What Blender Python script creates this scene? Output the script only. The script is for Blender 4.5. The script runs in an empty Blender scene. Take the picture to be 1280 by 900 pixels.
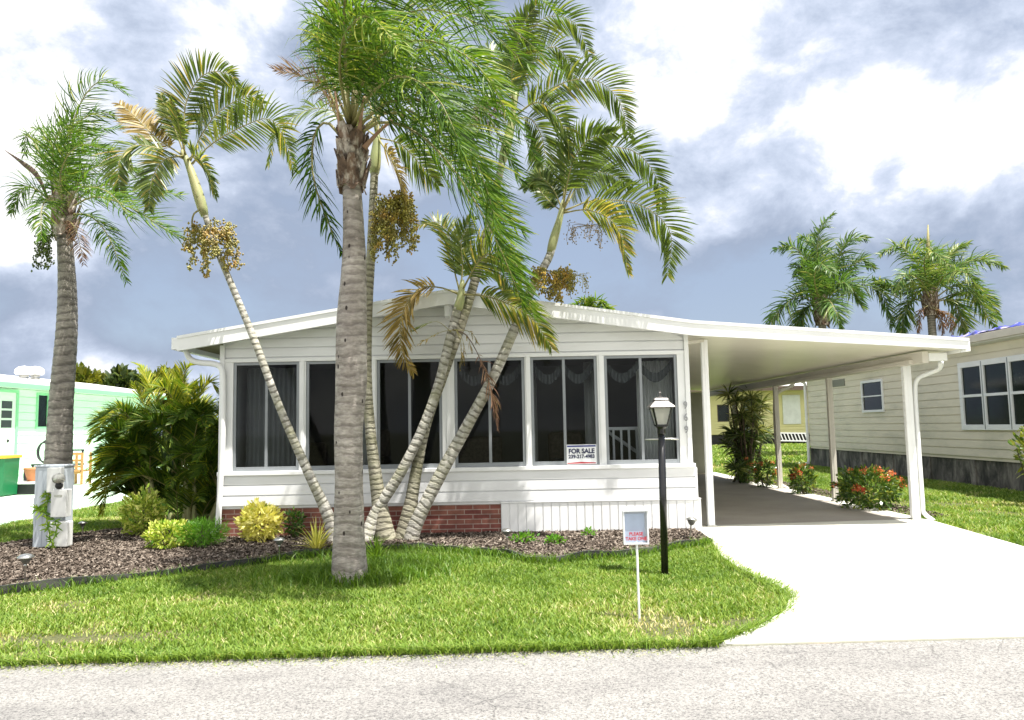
import bpy, bmesh, math, random
import numpy as np
from mathutils import Vector, Matrix
random.seed(7); rng = np.random.default_rng(7)
R = math.radians
S = bpy.context.scene
COL = S.collection

# ------------------------------------------------------------------ camera
F = 940.0; TH = math.atan(84/940); RHO = 0.019; EYE = 1.6
_r = np.array([1, 0, 0.]); _u = np.array([0, -math.sin(TH), math.cos(TH)]); DIR = np.array([0, math.cos(TH), math.sin(TH)])
RT = math.cos(RHO)*_r - math.sin(RHO)*_u; UP = math.sin(RHO)*_r + math.cos(RHO)*_u
cd = bpy.data.cameras.new('camera'); cam = bpy.data.objects.new('camera', cd); COL.objects.link(cam)
cd.sensor_width = 36; cd.lens = F/1280*36; cd.clip_end = 2000; cd.clip_start = 0.05
M3 = Matrix(((RT[0], UP[0], -DIR[0]), (RT[1], UP[1], -DIR[1]), (RT[2], UP[2], -DIR[2])))
cam.matrix_world = Matrix.Translation((0, 0, EYE)) @ M3.to_4x4()
S.camera = cam
S.render.resolution_x = 1024; S.render.resolution_y = 720

def ray(px, py): return DIR + (px-640)/F*RT - (py-450)/F*UP
def P(px, py, Y):                       # measured point at depth Y (metres)
    v = ray(px, py); return np.array([0, 0, EYE]) + v*(Y/v[1])
def G(px, py, z=0.0):                   # measured point on the ground
    v = ray(px, py); return np.array([0, 0, EYE]) + v*((z-EYE)/v[2])

# ------------------------------------------------------------------ sun, sky, exposure
SUN = Vector((0.31, -0.20, 1.0)).normalized()
sl = bpy.data.lights.new('sun', 'SUN'); sl.energy = 4.6; sl.angle = R(0.53); sl.color = (1.0, 0.955, 0.88)
so = bpy.data.objects.new('sun', sl); COL.objects.link(so); so.location = (0, 0, 30)
so.rotation_euler = SUN.to_track_quat('Z', 'Y').to_euler()
S.view_settings.view_transform = 'Standard'; S.view_settings.look = 'None'
S.view_settings.exposure = 1.28; S.view_settings.gamma = 1.0

W = bpy.data.worlds.new('World'); S.world = W; W.use_nodes = True
nt = W.node_tree; N = nt.nodes; L = nt.links; N.clear()
def nd(t, **k):
    n = N.new(t)
    for a, b in k.items(): setattr(n, a, b)
    return n
def mth(op, a, b=None, c=None):
    n = nd('ShaderNodeMath', operation=op)
    for i, v in enumerate((a, b, c)):
        if v is None: continue
        if isinstance(v, (int, float)): n.inputs[i].default_value = v
        else: L.new(v, n.inputs[i])
    return n.outputs[0]
sky = nd('ShaderNodeTexSky', sky_type='NISHITA'); sky.sun_disc = False
sky.sun_elevation = math.asin(SUN.z); sky.sun_rotation = math.atan2(SUN.x, SUN.y)
tc = nd('ShaderNodeTexCoord'); vec = tc.outputs['Generated']
def noise(scale, det, rough=0.55, loc=(0, 0, 0), sc=(1, 1, 1), dist=0.0):
    m = nd('ShaderNodeMapping'); m.inputs['Location'].default_value = loc; m.inputs['Scale'].default_value = sc
    L.new(vec, m.inputs[0]); n = nd('ShaderNodeTexNoise'); L.new(m.outputs[0], n.inputs['Vector'])
    n.inputs['Scale'].default_value = scale; n.inputs['Detail'].default_value = det
    n.inputs['Roughness'].default_value = rough; n.inputs['Distortion'].default_value = dist
    return n.outputs['Fac']
def blob(px, py, r0, r1, wz=1.0):       # soft cloud bank round a compass direction
    d = ray(px, py); d = d/np.linalg.norm(d)
    s = nd('ShaderNodeVectorMath', operation='SUBTRACT'); L.new(vec, s.inputs[0]); s.inputs[1].default_value = tuple(d)
    m = nd('ShaderNodeVectorMath', operation='MULTIPLY'); L.new(s.outputs[0], m.inputs[0]); m.inputs[1].default_value = (1, 1, wz)
    l = nd('ShaderNodeVectorMath', operation='LENGTH'); L.new(m.outputs[0], l.inputs[0])
    mr = nd('ShaderNodeMapRange', interpolation_type='SMOOTHSTEP'); L.new(l.outputs['Value'], mr.inputs[0])
    mr.inputs[1].default_value = r0; mr.inputs[2].default_value = r1; mr.inputs[3].default_value = 1; mr.inputs[4].default_value = 0
    return mr.outputs[0]
big = noise(3.2, 9, 0.58, (1.3, 0.4, 2.1), (1, 1, 1.7), 0.25)
fine = noise(8.0, 12, 0.64, (3.1, 2.4, 0.7), (1, 1, 1.4), 0.2)
wisp = noise(2.0, 6, 0.5, (8, 3, 1), (1, 1, 3.0))
bright = None
for a in [(20, 60, 0.04, 0.30, 1.3), (250, 40, 0.0, 0.22, 1.6), (1180, 120, 0.05, 0.30, 1.1), (900, 20, 0.05, 0.28, 1.3), (880, 290, 0.0, 0.12, 1.6),
          (30, 290, 0.0, 0.16, 1.6), (650, 210, 0.0, 0.16, 1.3), (130, 455, 0.0, 0.09, 2.2), (1000, 130, 0.0, .16, 1.4), (1250, 300, 0.0, 0.12, 2),(300, 440, 0, .1, 3), (480, 110, 0.0, 0.22, 1.3), (1060, 40, 0.02, 0.26, 1.5)]:
    b = blob(*a); bright = b if bright is None else mth('MAXIMUM', bright, b)
dark = None
for a in [(250, 385, 0.03, 0.28, 2.6), (620, 330, 0.0, 0.3, 1.8), (1140, 330, 0.0, 0.2, 2.2), (60, 360, 0.0, 0.2, 3.5),(960,340,0,.22,1.8),(1150,330,0,.22,1.8)]:
    b = blob(*a); dark = b if dark is None else mth('MAXIMUM', dark, b)
v = mth('ADD', mth('MULTIPLY', mth('SUBTRACT', big, 0.5), 1.9), mth('MULTIPLY', mth('SUBTRACT', fine, 0.5), 1.5))
v = mth('ADD', v, mth('MULTIPLY', bright, 0.50)); v = mth('SUBTRACT', v, mth('MULTIPLY', dark, 0.55)); sxyz = nd('ShaderNodeSeparateXYZ'); L.new(vec, sxyz.inputs[0])     # unseen bright sky behind the camera, added to fill the front walls
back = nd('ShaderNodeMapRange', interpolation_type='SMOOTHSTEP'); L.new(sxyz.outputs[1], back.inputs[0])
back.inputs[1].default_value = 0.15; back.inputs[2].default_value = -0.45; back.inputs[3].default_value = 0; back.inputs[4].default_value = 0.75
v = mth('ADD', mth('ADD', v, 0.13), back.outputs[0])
ramp = nd('ShaderNodeValToRGB'); L.new(v, ramp.inputs[0]); cr = ramp.color_ramp
cr.elements[0].position = 0.0; cr.elements[0].color = (0.16, 0.19, 0.25, 1)
cr.elements[1].position = 1.0; cr.elements[1].color = (0.68, 0.67, 0.65, 1)
for p, c in ((0.22, (0.21, 0.243, 0.31, 1)), (0.40, (0.275, 0.31, 0.38, 1)), (0.51, (0.325, 0.355, 0.425, 1)), (0.60, (0.405, 0.42, 0.46, 1)), (0.76, (0.50, 0.50, 0.51, 1))):
    e = cr.elements.new(p); e.color = c
bg1 = nd('ShaderNodeBackground'); L.new(sky.outputs[0], bg1.inputs[0]); bg1.inputs[1].default_value = 0.10
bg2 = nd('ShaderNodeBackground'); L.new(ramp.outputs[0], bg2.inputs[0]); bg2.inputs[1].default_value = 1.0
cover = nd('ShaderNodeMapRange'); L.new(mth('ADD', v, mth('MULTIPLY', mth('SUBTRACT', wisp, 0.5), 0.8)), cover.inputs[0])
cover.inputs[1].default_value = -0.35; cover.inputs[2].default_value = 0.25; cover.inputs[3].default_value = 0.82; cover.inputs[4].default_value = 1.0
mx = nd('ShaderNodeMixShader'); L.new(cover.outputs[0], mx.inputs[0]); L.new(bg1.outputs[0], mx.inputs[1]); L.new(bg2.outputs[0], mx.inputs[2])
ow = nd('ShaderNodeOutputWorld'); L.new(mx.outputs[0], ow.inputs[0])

# ------------------------------------------------------------------ materials
class MT:
    def __init__(s, name):
        s.m = bpy.data.materials.new(name); s.m.use_nodes = True; s.t = s.m.node_tree; s.N = s.t.nodes; s.L = s.t.links
        s.b = s.N['Principled BSDF']; s.out = s.N['Material Output']
    def n(s, t, ins=None, **k):
        x = s.N.new(t)
        for a, b in k.items(): setattr(x, a, b)
        for a, b in (ins or {}).items():
            if hasattr(b, 'links'): s.L.new(b, x.inputs[a])
            else: x.inputs[a].default_value = b
        return x
    def set(s, name, v):
        if hasattr(v, 'links'): s.L.new(v, s.b.inputs[name])
        else: s.b.inputs[name].default_value = v
    def coord(s, kind='Object', sc=(1, 1, 1)):
        c = s.n('ShaderNodeTexCoord'); m = s.n('ShaderNodeMapping', {0: c.outputs[kind], 'Scale': sc}); return m.outputs[0]
    def noise(s, v, scale, det=4, rough=0.55, dist=0):
        return s.n('ShaderNodeTexNoise', {'Vector': v, 'Scale': scale, 'Detail': det, 'Roughness': rough, 'Distortion': dist}).outputs['Fac']
    def ramp(s, f, stops):
        r = s.n('ShaderNodeValToRGB', {0: f}); c = r.color_ramp
        while len(c.elements) < len(stops): c.elements.new(0.5)
        for e, (p, col) in zip(c.elements, stops): e.position = p; e.color = (*col, 1)
        return r.outputs[0]
    def mix(s, f, a, b, mode='MIX'):
        x = s.n('ShaderNodeMix', data_type='RGBA', blend_type=mode)
        for i, v in ((0, f), (6, a), (7, b)):
            if hasattr(v, 'links'): s.L.new(v, x.inputs[i])
            else: x.inputs[i].default_value = v if i == 0 else (*v, 1)
        return x.outputs[2]
    def bump(s, h, strength=0.3, dist=0.01):
        b = s.n('ShaderNodeBump', {'Height': h, 'Strength': strength, 'Distance': dist}); s.L.new(b.outputs[0], s.b.inputs['Normal'])

def simple(name, c, rough=0.6, var=0.12, scale=3.0, metal=0.0, spec=0.5, bump=0.0, bscale=60, dirt=None, dscale=1.5, damt=0.3, sc=(1, 1, 1), coat=0):
    m = MT(name); v = m.coord('Object', sc)
    f = m.noise(v, scale, 5)
    c2 = tuple(x*(1-var) for x in c)
    col = m.ramp(f, [(0.35, c2), (0.65, c)])
    if dirt:
        d = m.ramp(m.noise(v, dscale, 8, 0.65), [(0.48, (0, 0, 0)), (0.72, (damt,)*3)])
        col = m.mix(d, col, dirt)
    m.set('Base Color', col); m.set('Roughness', rough); m.set('Metallic', metal); m.set('Specular IOR Level', spec); m.set('Coat Weight', coat)
    if bump: m.bump(m.noise(v, bscale, 4), bump)
    return m.m

white_paint = simple('white_painted_metal', (0.82, 0.83, 0.84), 0.45, 0.05, 2, dirt=(0.5, 0.5, 0.46), damt=0.15)
white_siding = simple('white_vinyl_siding', (0.78, 0.79, 0.81), 0.5, 0.06, 1.2, dirt=(0.5, 0.5, 0.48), damt=0.22, sc=(1, 1, 3), bump=0.05, bscale=30)
ceil_m = simple('carport_ceiling_enamel', (0.84, 0.80, 0.70), 0.28, 0.05, 0.8, dirt=(0.55, 0.53, 0.40), damt=0.25)
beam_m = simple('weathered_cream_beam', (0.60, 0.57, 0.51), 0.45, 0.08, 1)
alu = simple('grey_window_aluminium', (0.26, 0.28, 0.30), 0.4, 0.1, 5, metal=0.3)
beige_siding = simple('beige_siding', (0.75, 0.69, 0.56), 0.6, 0.08, 1.0, dirt=(0.33, 0.34, 0.27), damt=0.45, sc=(1, 0.6, 2.0), dscale=1.2)
mint_siding = simple('mint_siding', (0.64, 0.88, 0.68), 0.55, 0.05, 1)
mint_trim = simple('mint_trim', (0.25, 0.60, 0.33), 0.5, 0.05, 1)
mint_door = simple('pale_mint_door_paint', (0.72, 0.85, 0.72), 0.4, 0.04, 2)
yellow_wall = simple('yellow_siding', (0.72, 0.68, 0.34), 0.6, 0.08, 1)
brown_trim = simple('brown_trim', (0.10, 0.07, 0.05), 0.6, 0.1, 2)
dark_m = simple('dark_void_paint', (0.02, 0.02, 0.022), 0.7, 0.2, 2)
black_metal = simple('black_gloss_metal', (0.008, 0.008, 0.010), 0.22, 0.2, 4, spec=0.6)
steel = simple('brushed_steel', (0.55, 0.55, 0.52), 0.3, 0.15, 20, metal=0.9)
util_grey = simple('utility_grey_enamel', (0.50, 0.55, 0.60), 0.6, 0.03, 6, spec=.2)
util_white = simple('utility_pale_enamel', (0.68, 0.69, 0.68), 0.6, 0.04, 6, spec=.2)
terracotta = simple('terracotta', (0.52, 0.20, 0.09), 0.75, 0.15, 6)
wood_m = simple('orange_wood', (0.50, 0.26, 0.09), 0.6, 0.3, 6, sc=(1, 1, 6))
green_plastic = simple('green_plastic', (0.012, 0.16, 0.06), 0.4, 0.1, 2)
yellow_plastic = simple('yellow_plastic', (0.72, 0.42, 0.04), 0.4, 0.1, 2)
edging_m = simple('black_plastic_edging', (0.03, 0.03, 0.032), 0.45, 0.3, 3, dirt=(0.25, 0.24, 0.23), damt=0.6)
curtain_m = simple('white_curtain', (0.75, 0.75, 0.73), 0.8, 0.1, 3)
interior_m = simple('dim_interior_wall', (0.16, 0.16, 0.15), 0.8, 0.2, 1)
paper_m = simple('paper_flyer', (0.62, 0.70, 0.85), 0.6, 0.15, 6)
blue_ink = simple('blue_ink', (0.01, 0.015, 0.07), 0.5, 0.05, 2)
navy = simple('navy_print', (0.02, 0.03, 0.22), 0.5, 0.05, 2)
red_ink = simple('red_ink', (0.45, 0.01, 0.02), 0.5, 0.05, 2)
sign_white = simple('sign_white_plastic', (0.78, 0.80, 0.82), 0.4, 0.03, 2)
grey_num = simple('grey_number_enamel', (0.32, 0.33, 0.35), 0.4, 0.1, 5)
tarp_m = simple('crumpled_tarp', (0.06, 0.08, 0.55), 0.4, 0.9, 6, dirt=(0.8, 0.7, 0.75), dscale=4, damt=0.9)
roof_white = simple('white_roof_coating', (0.78, 0.78, 0.76), 0.5, 0.06, 1, dirt=(0.5, 0.48, 0.44), damt=0.25)
boot_m = simple('palm_boot_fibre', (0.20, 0.13, 0.09), 0.9, 0.8, 11, bump=0.8, bscale=25, dirt=(0.72, 0.66, 0.58), dscale=9, damt=1.0, sc=(1, 1, 0.5))
shaft_m = simple('pale_green_crownshaft', (0.36, 0.40, 0.17), 0.5, 0.35, 5, sc=(1, 1, .4), dirt=(0.45, 0.33, 0.2), dscale=4, damt=0.6)
petiole_m = simple('palm_petiole', (0.30, 0.27, 0.10), 0.6, 0.35, 4)
spathe_m = simple('dry_brown_spathe', (0.13, 0.085, 0.06), 0.7, 0.4, 6)
fruit_m = simple('olive_palm_fruit', (0.30, 0.27, 0.04), 0.5, 0.6, 9, dirt=(0.62, 0.27, 0.04), dscale=3, damt=0.7)
fruit_green = simple('green_palm_fruit', (0.11, 0.16, 0.03), 0.5, 0.5, 9)
bark_m = simple('brown_stem_bark', (0.10, 0.075, 0.05), 0.9, 0.4, 8, bump=0.4)

def glass_mat(name, tint=(0.74, 0.76, 0.77), refl=0.18):
    m = MT(name); m.N.remove(m.b)
    tr = m.n('ShaderNodeBsdfTransparent', {0: (*tint, 1)})
    gl = m.n('ShaderNodeBsdfGlossy', {0: (1, 1, 1, 1), 'Roughness': 0.02})
    fr = m.n('ShaderNodeFresnel', {0: 1.5}); f = m.n('ShaderNodeMath', {0: fr.outputs[0], 1: refl}, operation='MULTIPLY')
    x = m.n('ShaderNodeMixShader', {0: f.outputs[0], 1: tr.outputs[0], 2: gl.outputs[0]}); m.L.new(x.outputs[0], m.out.inputs[0])
    return m.m
glass = glass_mat('window_glass'); clear = glass_mat('clear_plastic', (0.93, 0.94, 0.95))
dark_glass = simple('dark_window_glass', (0.010, 0.020, 0.018), 0.1, 0.6, 2, spec=0.22)
lantern_glass = MT('hammered_lantern_glass')
lantern_glass.set('Base Color', (0.85, 0.85, 0.8, 1)); lantern_glass.set('Roughness', 0.35); lantern_glass.set('Transmission Weight', 0.75); lantern_glass.set('IOR', 1.15)
lantern_glass = lantern_glass.m

def brick_mat():
    m = MT('red_brick'); v = m.coord('Object'); s = m.n('ShaderNodeSeparateXYZ', {0: v}); c = m.n('ShaderNodeCombineXYZ', {0: s.outputs[0], 1: s.outputs[2]})
    b = m.n('ShaderNodeTexBrick', {'Vector': c.outputs[0], 'Scale': 1.0, 'Mortar Size': 0.006, 'Brick Width': 0.26, 'Row Height': 0.072, 'Bias': 0.0,
        'Color1': (0.20, 0.055, 0.045, 1), 'Color2': (0.30, 0.12, 0.085, 1), 'Mortar': (0.42, 0.33, 0.28, 1)})
    n = m.ramp(m.noise(v, 5, 6, .6), [(0.3, (0.55, .55, .55)), (0.7, (1.15, 1.15, 1.15))])
    m.set('Base Color', m.mix(1.0, b.outputs[0], n, 'MULTIPLY')); m.set('Roughness', 0.85)
    m.bump(b.outputs['Fac'], -0.6, 0.01); return m.m
brick = brick_mat()

def foundation_mat():
    m = MT('stained_block_foundation'); v = m.coord('Object', (1, 1, 0.45))
    d = m.noise(v, 2.2, 8, 0.7, 0.5); col = m.ramp(d, [(0.40, (0.035, 0.035, 0.030)), (0.52, (0.11, 0.105, 0.09)), (0.68, (0.32, 0.30, 0.26))])
    m.set('Base Color', col); m.set('Roughness', 0.9); m.bump(m.noise(m.coord('Object'), 40, 4), 0.3); return m.m
foundation = foundation_mat()

def road_mat():
    m = MT('aged_asphalt'); v = m.coord('Object')
    agg = m.noise(v, 65, 6, 0.8); med = m.noise(m.coord('Object', (1, 2.2, 1)), 0.8, 8, 0.68)
    c = m.ramp(agg, [(0.38, (0.05, 0.05, 0.05)), (0.46, (0.20, 0.194, 0.186)), (0.58, (0.33, 0.32, 0.302))])
    t = m.ramp(med, [(0.36, (0.78, 0.78, 0.79)), (0.58, (1, 1, 1))])
    c = m.mix(1.0, c, t, 'MULTIPLY')
    vo = m.n('ShaderNodeTexVoronoi', {'Vector': m.n('ShaderNodeMixRGB', {0: 0.16, 1: v, 2: m.n('ShaderNodeTexNoise', {'Vector': v, 'Scale': 2.5, 'Detail': 5}).outputs['Color']}).outputs[0], 'Scale': 0.75}, feature='DISTANCE_TO_EDGE')
    ck = m.ramp(vo.outputs['Distance'], [(0.0, (.7, .7, .7)), (0.004, (0, 0, 0))])
    msk = m.ramp(m.noise(v, 0.8, 2), [(0.48, (0, 0, 0)), (0.55, (.85, .85, .85))]); ck = m.mix(1.0, ck, msk, 'MULTIPLY')
    c = m.mix(ck, c, (0.035, 0.034, 0.033))
    m.set('Base Color', c); m.set('Roughness', 0.85); m.bump(agg, 0.5, 0.01); return m.m
road_m = road_mat()

def conc(name, c, sc=1.0, stain=0.25):
    m = MT(name); v = m.coord('Object'); a = m.noise(v, 120, 3, .7); b = m.noise(v, 0.8*sc, 7, .65)
    col = m.ramp(b, [(0.35, tuple(x*(1-stain) for x in c)), (0.62, c)])
    col = m.mix(1.0, col, m.ramp(a, [(0.3, (.88,)*3), (0.6, (1, 1, 1))]), 'MULTIPLY')
    m.set('Base Color', col); m.set('Roughness', 0.75); m.bump(a, 0.15, 0.005); return m.m
drive_m = conc('pale_driveway_concrete', (0.66, 0.65, 0.58), 1.0, 0.08)
slab_m = conc('grey_carport_slab_paint', (0.35, 0.32, 0.285), 1.2, 0.18)
mintslab_m = conc('mint_painted_slab', (0.58, 0.76, 0.58), 0.6, 0.12)

def soil_mat(name, stops, scale=14):
    m = MT(name); v = m.coord('Object'); n = m.noise(v, scale, 8, 0.75); m.set('Base Color', m.ramp(n, stops)); m.set('Roughness', 0.95); m.bump(n, 0.8, 0.03); return m.m
mulch_soil = soil_mat('mulch_soil', [(0.3, (0.03, 0.022, 0.018)), (0.6, (0.12, 0.09, 0.075))])
def ground_mat():
    m = MT('lawn_soil_and_thatch'); v = m.coord('Object'); a = m.noise(v, 30, 6, .7); b = m.noise(v, 0.55, 5, .6)
    g = m.ramp(a, [(0.3, (0.035, 0.05, 0.015)), (0.65, (0.13, 0.13, 0.05))])
    s = m.ramp(a, [(0.3, (0.12, 0.09, 0.05)), (0.7, (0.34, 0.26, 0.16))])
    f = m.ramp(b, [(0.58, (0, 0, 0)), (0.68, (1, 1, 1))]); m.set('Base Color', m.mix(f, g, s)); m.set('Roughness', 0.95); m.bump(a, 0.6, 0.03); return m.m
ground_m = ground_mat()

def leaf_mat(name, stops, trans=0.3, rough=0.45, spec=0.35, attr='tint'):
    m = MT(name); a = m.n('ShaderNodeAttribute', attribute_name=attr)
    col = m.ramp(a.outputs['Fac'], stops); m.set('Base Color', col); m.set('Roughness', rough); m.set('Specular IOR Level', spec)
    t = m.n('ShaderNodeBsdfTranslucent', {0: m.mix(1.0, col, (1.5, 1.5, 0.7), 'MULTIPLY')})
    x = m.n('ShaderNodeMixShader', {0: trans, 1: m.b.outputs[0], 2: t.outputs[0]}); m.L.new(x.outputs[0], m.out.inputs[0]); return m.m
queen_leaf = leaf_mat('queen_palm_leaflets', [(0, (0.028, 0.06, 0.010)), (0.45, (0.068, 0.15, 0.014)), (0.85, (0.17, 0.26, 0.028)), (1, (0.36, 0.38, 0.09))], .36, .5, .18)
thin_leaf = leaf_mat('olive_palm_leaflets', [(0, (0.045, 0.075, 0.014)), (0.5, (0.095, 0.145, 0.03)), (0.85, (0.20, 0.235, 0.05)), (1, (0.42, 0.33, 0.09))], .42, .4, .5)
gold_leaf = leaf_mat('yellowing_palm_leaflets', [(0, (0.10, 0.09, 0.02)), (0.5, (0.26, 0.18, 0.045)), (1, (0.45, 0.34, 0.14))], .35)
dead_leaf = leaf_mat('dead_palm_leaflets', [(0, (0.11, 0.055, 0.035)), (0.6, (0.27, 0.15, 0.10)), (1, (0.42, 0.30, 0.20))], .2)
areca_leaf = leaf_mat('areca_leaflets', [(0, (0.035, 0.085, 0.010)), (0.45, (0.10, 0.17, 0.016)), (0.75, (0.30, 0.34, 0.03)), (1, (0.50, 0.45, 0.07))], .35)
far_leaf = leaf_mat('far_palm_leaflets', [(0, (0.035, 0.085, 0.02)), (0.6, (0.11, 0.20, 0.04)), (1, (0.36, 0.37, 0.14))], .3)
grass_m = leaf_mat('grass_blades', [(0, (0.07, 0.145, 0.018)), (0.4, (0.165, 0.265, 0.035)), (0.75, (0.28, 0.37, 0.07)), (1, (0.56, 0.50, 0.27))], .3, .5, .25)
tuft_m = leaf_mat('long_grass_blades', [(0, (0.06, 0.15, 0.012)), (1, (0.17, 0.27, 0.03))], .35)
croton_m = leaf_mat('yellow_croton_leaves', [(0, (0.20, 0.28, 0.03)), (0.3, (0.62, 0.60, 0.09)), (1, (0.88, 0.82, 0.32))], .2)
lime_m = leaf_mat('lime_shrub_leaves', [(0, (0.09, 0.22, 0.015)), (0.5, (0.32, 0.42, 0.05)), (1, (0.72, 0.72, 0.22))], .3)
green_m = leaf_mat('green_shrub_leaves', [(0, (0.02, 0.06, 0.012)), (0.6, (0.05, 0.12, 0.02)), (1, (0.13, 0.21, 0.03))], .25, .35, .5)
brightgreen_m = leaf_mat('bright_green_foliage', [(0, (0.06, 0.19, 0.015)), (1, (0.17, 0.36, 0.03))], .35)
ixora_m = leaf_mat('ixora_leaves', [(0, (0.03, 0.075, 0.012)), (0.6, (0.08, 0.15, 0.02)), (1, (0.28, 0.30, 0.05))], .25, .3, .5)
flower_m = leaf_mat('orange_red_petals', [(0, (0.30, 0.01, 0.012)), (0.5, (0.55, 0.07, 0.03)), (1, (0.75, 0.30, 0.12))], .2)
tree_m = leaf_mat('far_tree_leaves', [(0, (0.02, 0.04, 0.012)), (0.7, (0.055, 0.085, 0.02)), (1, (0.13, 0.15, 0.03))], .25)
tree_y = leaf_mat('yellow_green_tree_leaves', [(0, (0.06, 0.09, 0.012)), (1, (0.24, 0.24, 0.03))], .3)  # yellow green is the leaf colour of these trees
drac_m = leaf_mat('dracaena_leaves', [(0, (0.03, 0.06, 0.015)), (0.6, (0.10, 0.14, 0.035)), (1, (0.38, 0.38, 0.16))], .25)
chip_m = leaf_mat('bark_chips', [(0, (0.035, 0.027, 0.021)), (0.55, (0.125, 0.098, 0.078)), (0.88, (0.21, 0.175, 0.145)), (1, (0.36, 0.31, 0.26))], 0.0, .9, .2)

def trunk_mat(name, base, light, ring, freq, moss=None, amt=0.75, holes=False):
    m = MT(name); c = m.n('ShaderNodeTexCoord'); sx = m.n('ShaderNodeSeparateXYZ', {0: c.outputs['UV']})
    obj_v = m.coord('Object', (1, 1, 1)); wob = m.noise(obj_v, 2.2, 3)
    h = m.n('ShaderNodeMath', {0: wob, 1: 0.26, 2: sx.outputs[1]}, operation='MULTIPLY_ADD'); hh = m.n('ShaderNodeMath', {0: h.outputs[0], 1: freq}, operation='MULTIPLY')
    fr = m.n('ShaderNodeMath', {0: hh.outputs[0]}, operation='FRACT')
    tri = m.ramp(fr.outputs[0], [(0.0, (1, 1, 1)), (0.22, (0.6,)*3), (0.36, (0, 0, 0)), (0.86, (0, 0, 0)), (1.0, (1, 1, 1))])
    brk = m.ramp(m.noise(m.coord('Object', (1, 1, 1)), 9, 4, .6), [(0.34, (0.1, 0.1, 0.1)), (0.5, (1, 1, 1))])
    big = m.noise(obj_v, 3.5, 7, 0.65)
    col = m.ramp(big, [(0.3, base), (0.68, light)])
    streak = m.noise(m.coord('Object', (14, 14, 45)), 1.0, 4, 0.6)
    col = m.mix(1.0, col, m.ramp(streak, [(0.3, (0.66,)*3), (0.65, (1.12,)*3)]), 'MULTIPLY')
    f = m.n('ShaderNodeMath', {0: m.mix(1.0, tri, brk, 'MULTIPLY'), 1: amt}, operation='MULTIPLY')
    col = m.mix(f.outputs[0], col, ring)
    if moss:
        mm = m.ramp(m.noise(obj_v, 2.5, 6, .7), [(0.45, (0, 0, 0)), (0.65, (0.7,)*3)]); col = m.mix(mm, col, moss)
    if holes:
        vo = m.n('ShaderNodeTexVoronoi', {'Vector': m.coord('Object', (9, 9, 5)), 'Scale': 1.0, 'Randomness': 1.0})
        hl = m.ramp(vo.outputs['Distance'], [(0.0, (1, 1, 1)), (0.11, (1, 1, 1)), (0.15, (0, 0, 0))]); col = m.mix(hl, col, (0.03, 0.022, 0.02))
    m.set('Base Color', col); m.set('Roughness', 0.85)
    m.bump(m.n('ShaderNodeMath', {0: streak, 1: f.outputs[0]}, operation='SUBTRACT').outputs[0], 0.5, 0.02); return m.m
queen_bark = trunk_mat('grey_queen_palm_bark', (0.24, 0.21, 0.185), (0.50, 0.455, 0.415), (0.10, 0.08, 0.07), 9, None, .55, True)
grey_bark = trunk_mat('ringed_grey_palm_bark', (0.17, 0.155, 0.135), (0.36, 0.33, 0.29), (0.05, 0.042, 0.035), 7.5, None, .7)
ring_bark = trunk_mat('white_ringed_palm_bark', (0.30, 0.285, 0.25), (0.60, 0.58, 0.53), (0.07, 0.06, 0.045), 11, (0.25, 0.25, 0.15), .9)
ring_bark2 = trunk_mat('mossy_ringed_palm_bark', (0.24, 0.22, 0.16), (0.42, 0.40, 0.32), (0.06, 0.05, 0.035), 12, (0.16, 0.16, 0.08), .9)

# ------------------------------------------------------------------ object helpers
ORG = {}
def tag(o, label, cat, group=None, kind=None):
    if label: o['label'] = label
    if cat: o['category'] = cat
    if group: o['group'] = group
    if kind: o['kind'] = kind
    return o
def thing(name, label, cat, loc=(0, 0, 0), group=None):
    o = bpy.data.objects.new(name, None); o.empty_display_size = 0.2; COL.objects.link(o); o.location = tuple(float(x) for x in loc); ORG[o.name] = np.array(loc, float)
    return tag(o, label, cat, group)
def link(name, me, m, parent=None, smooth=False):
    o = bpy.data.objects.new(name, me); COL.objects.link(o)
    if m: me.materials.append(m)
    if parent is not None:
        o.parent = parent; org = ORG[parent.name]; ORG[o.name] = org
        if np.any(org): me.transform(Matrix.Translation(tuple(-org)))
    if smooth: me.polygons.foreach_set('use_smooth', np.ones(len(me.polygons), bool))
    return o
def npmesh(name, verts, faces, m, parent=None, smooth=False, tint=None, uv=None):
    """faces: (n,4) or (n,3) int array"""
    verts = np.asarray(verts, np.float32).reshape(-1, 3); faces = np.asarray(faces, np.int32); k = faces.shape[1]
    me = bpy.data.meshes.new(name); me.vertices.add(len(verts)); me.vertices.foreach_set('co', verts.ravel())
    me.loops.add(faces.size); me.loops.foreach_set('vertex_index', faces.ravel()); me.polygons.add(len(faces))
    me.polygons.foreach_set('loop_start', np.arange(0, faces.size, k, dtype=np.int32)); me.polygons.foreach_set('loop_total', np.full(len(faces), k, np.int32))
    me.update(calc_edges=True)
    if tint is not None:
        a = me.attributes.new('tint', 'FLOAT', 'POINT'); a.data.foreach_set('value', np.asarray(tint, np.float32))
    if uv is not None:
        l = me.uv_layers.new(name='UVMap'); l.data.foreach_set('uv', np.asarray(uv, np.float32)[faces.ravel()].ravel())
    me.validate()
    if tint is None and not smooth: me.polygons.foreach_set('use_smooth', np.zeros(len(me.polygons), bool))
    return link(name, me, m, parent, smooth)
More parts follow.
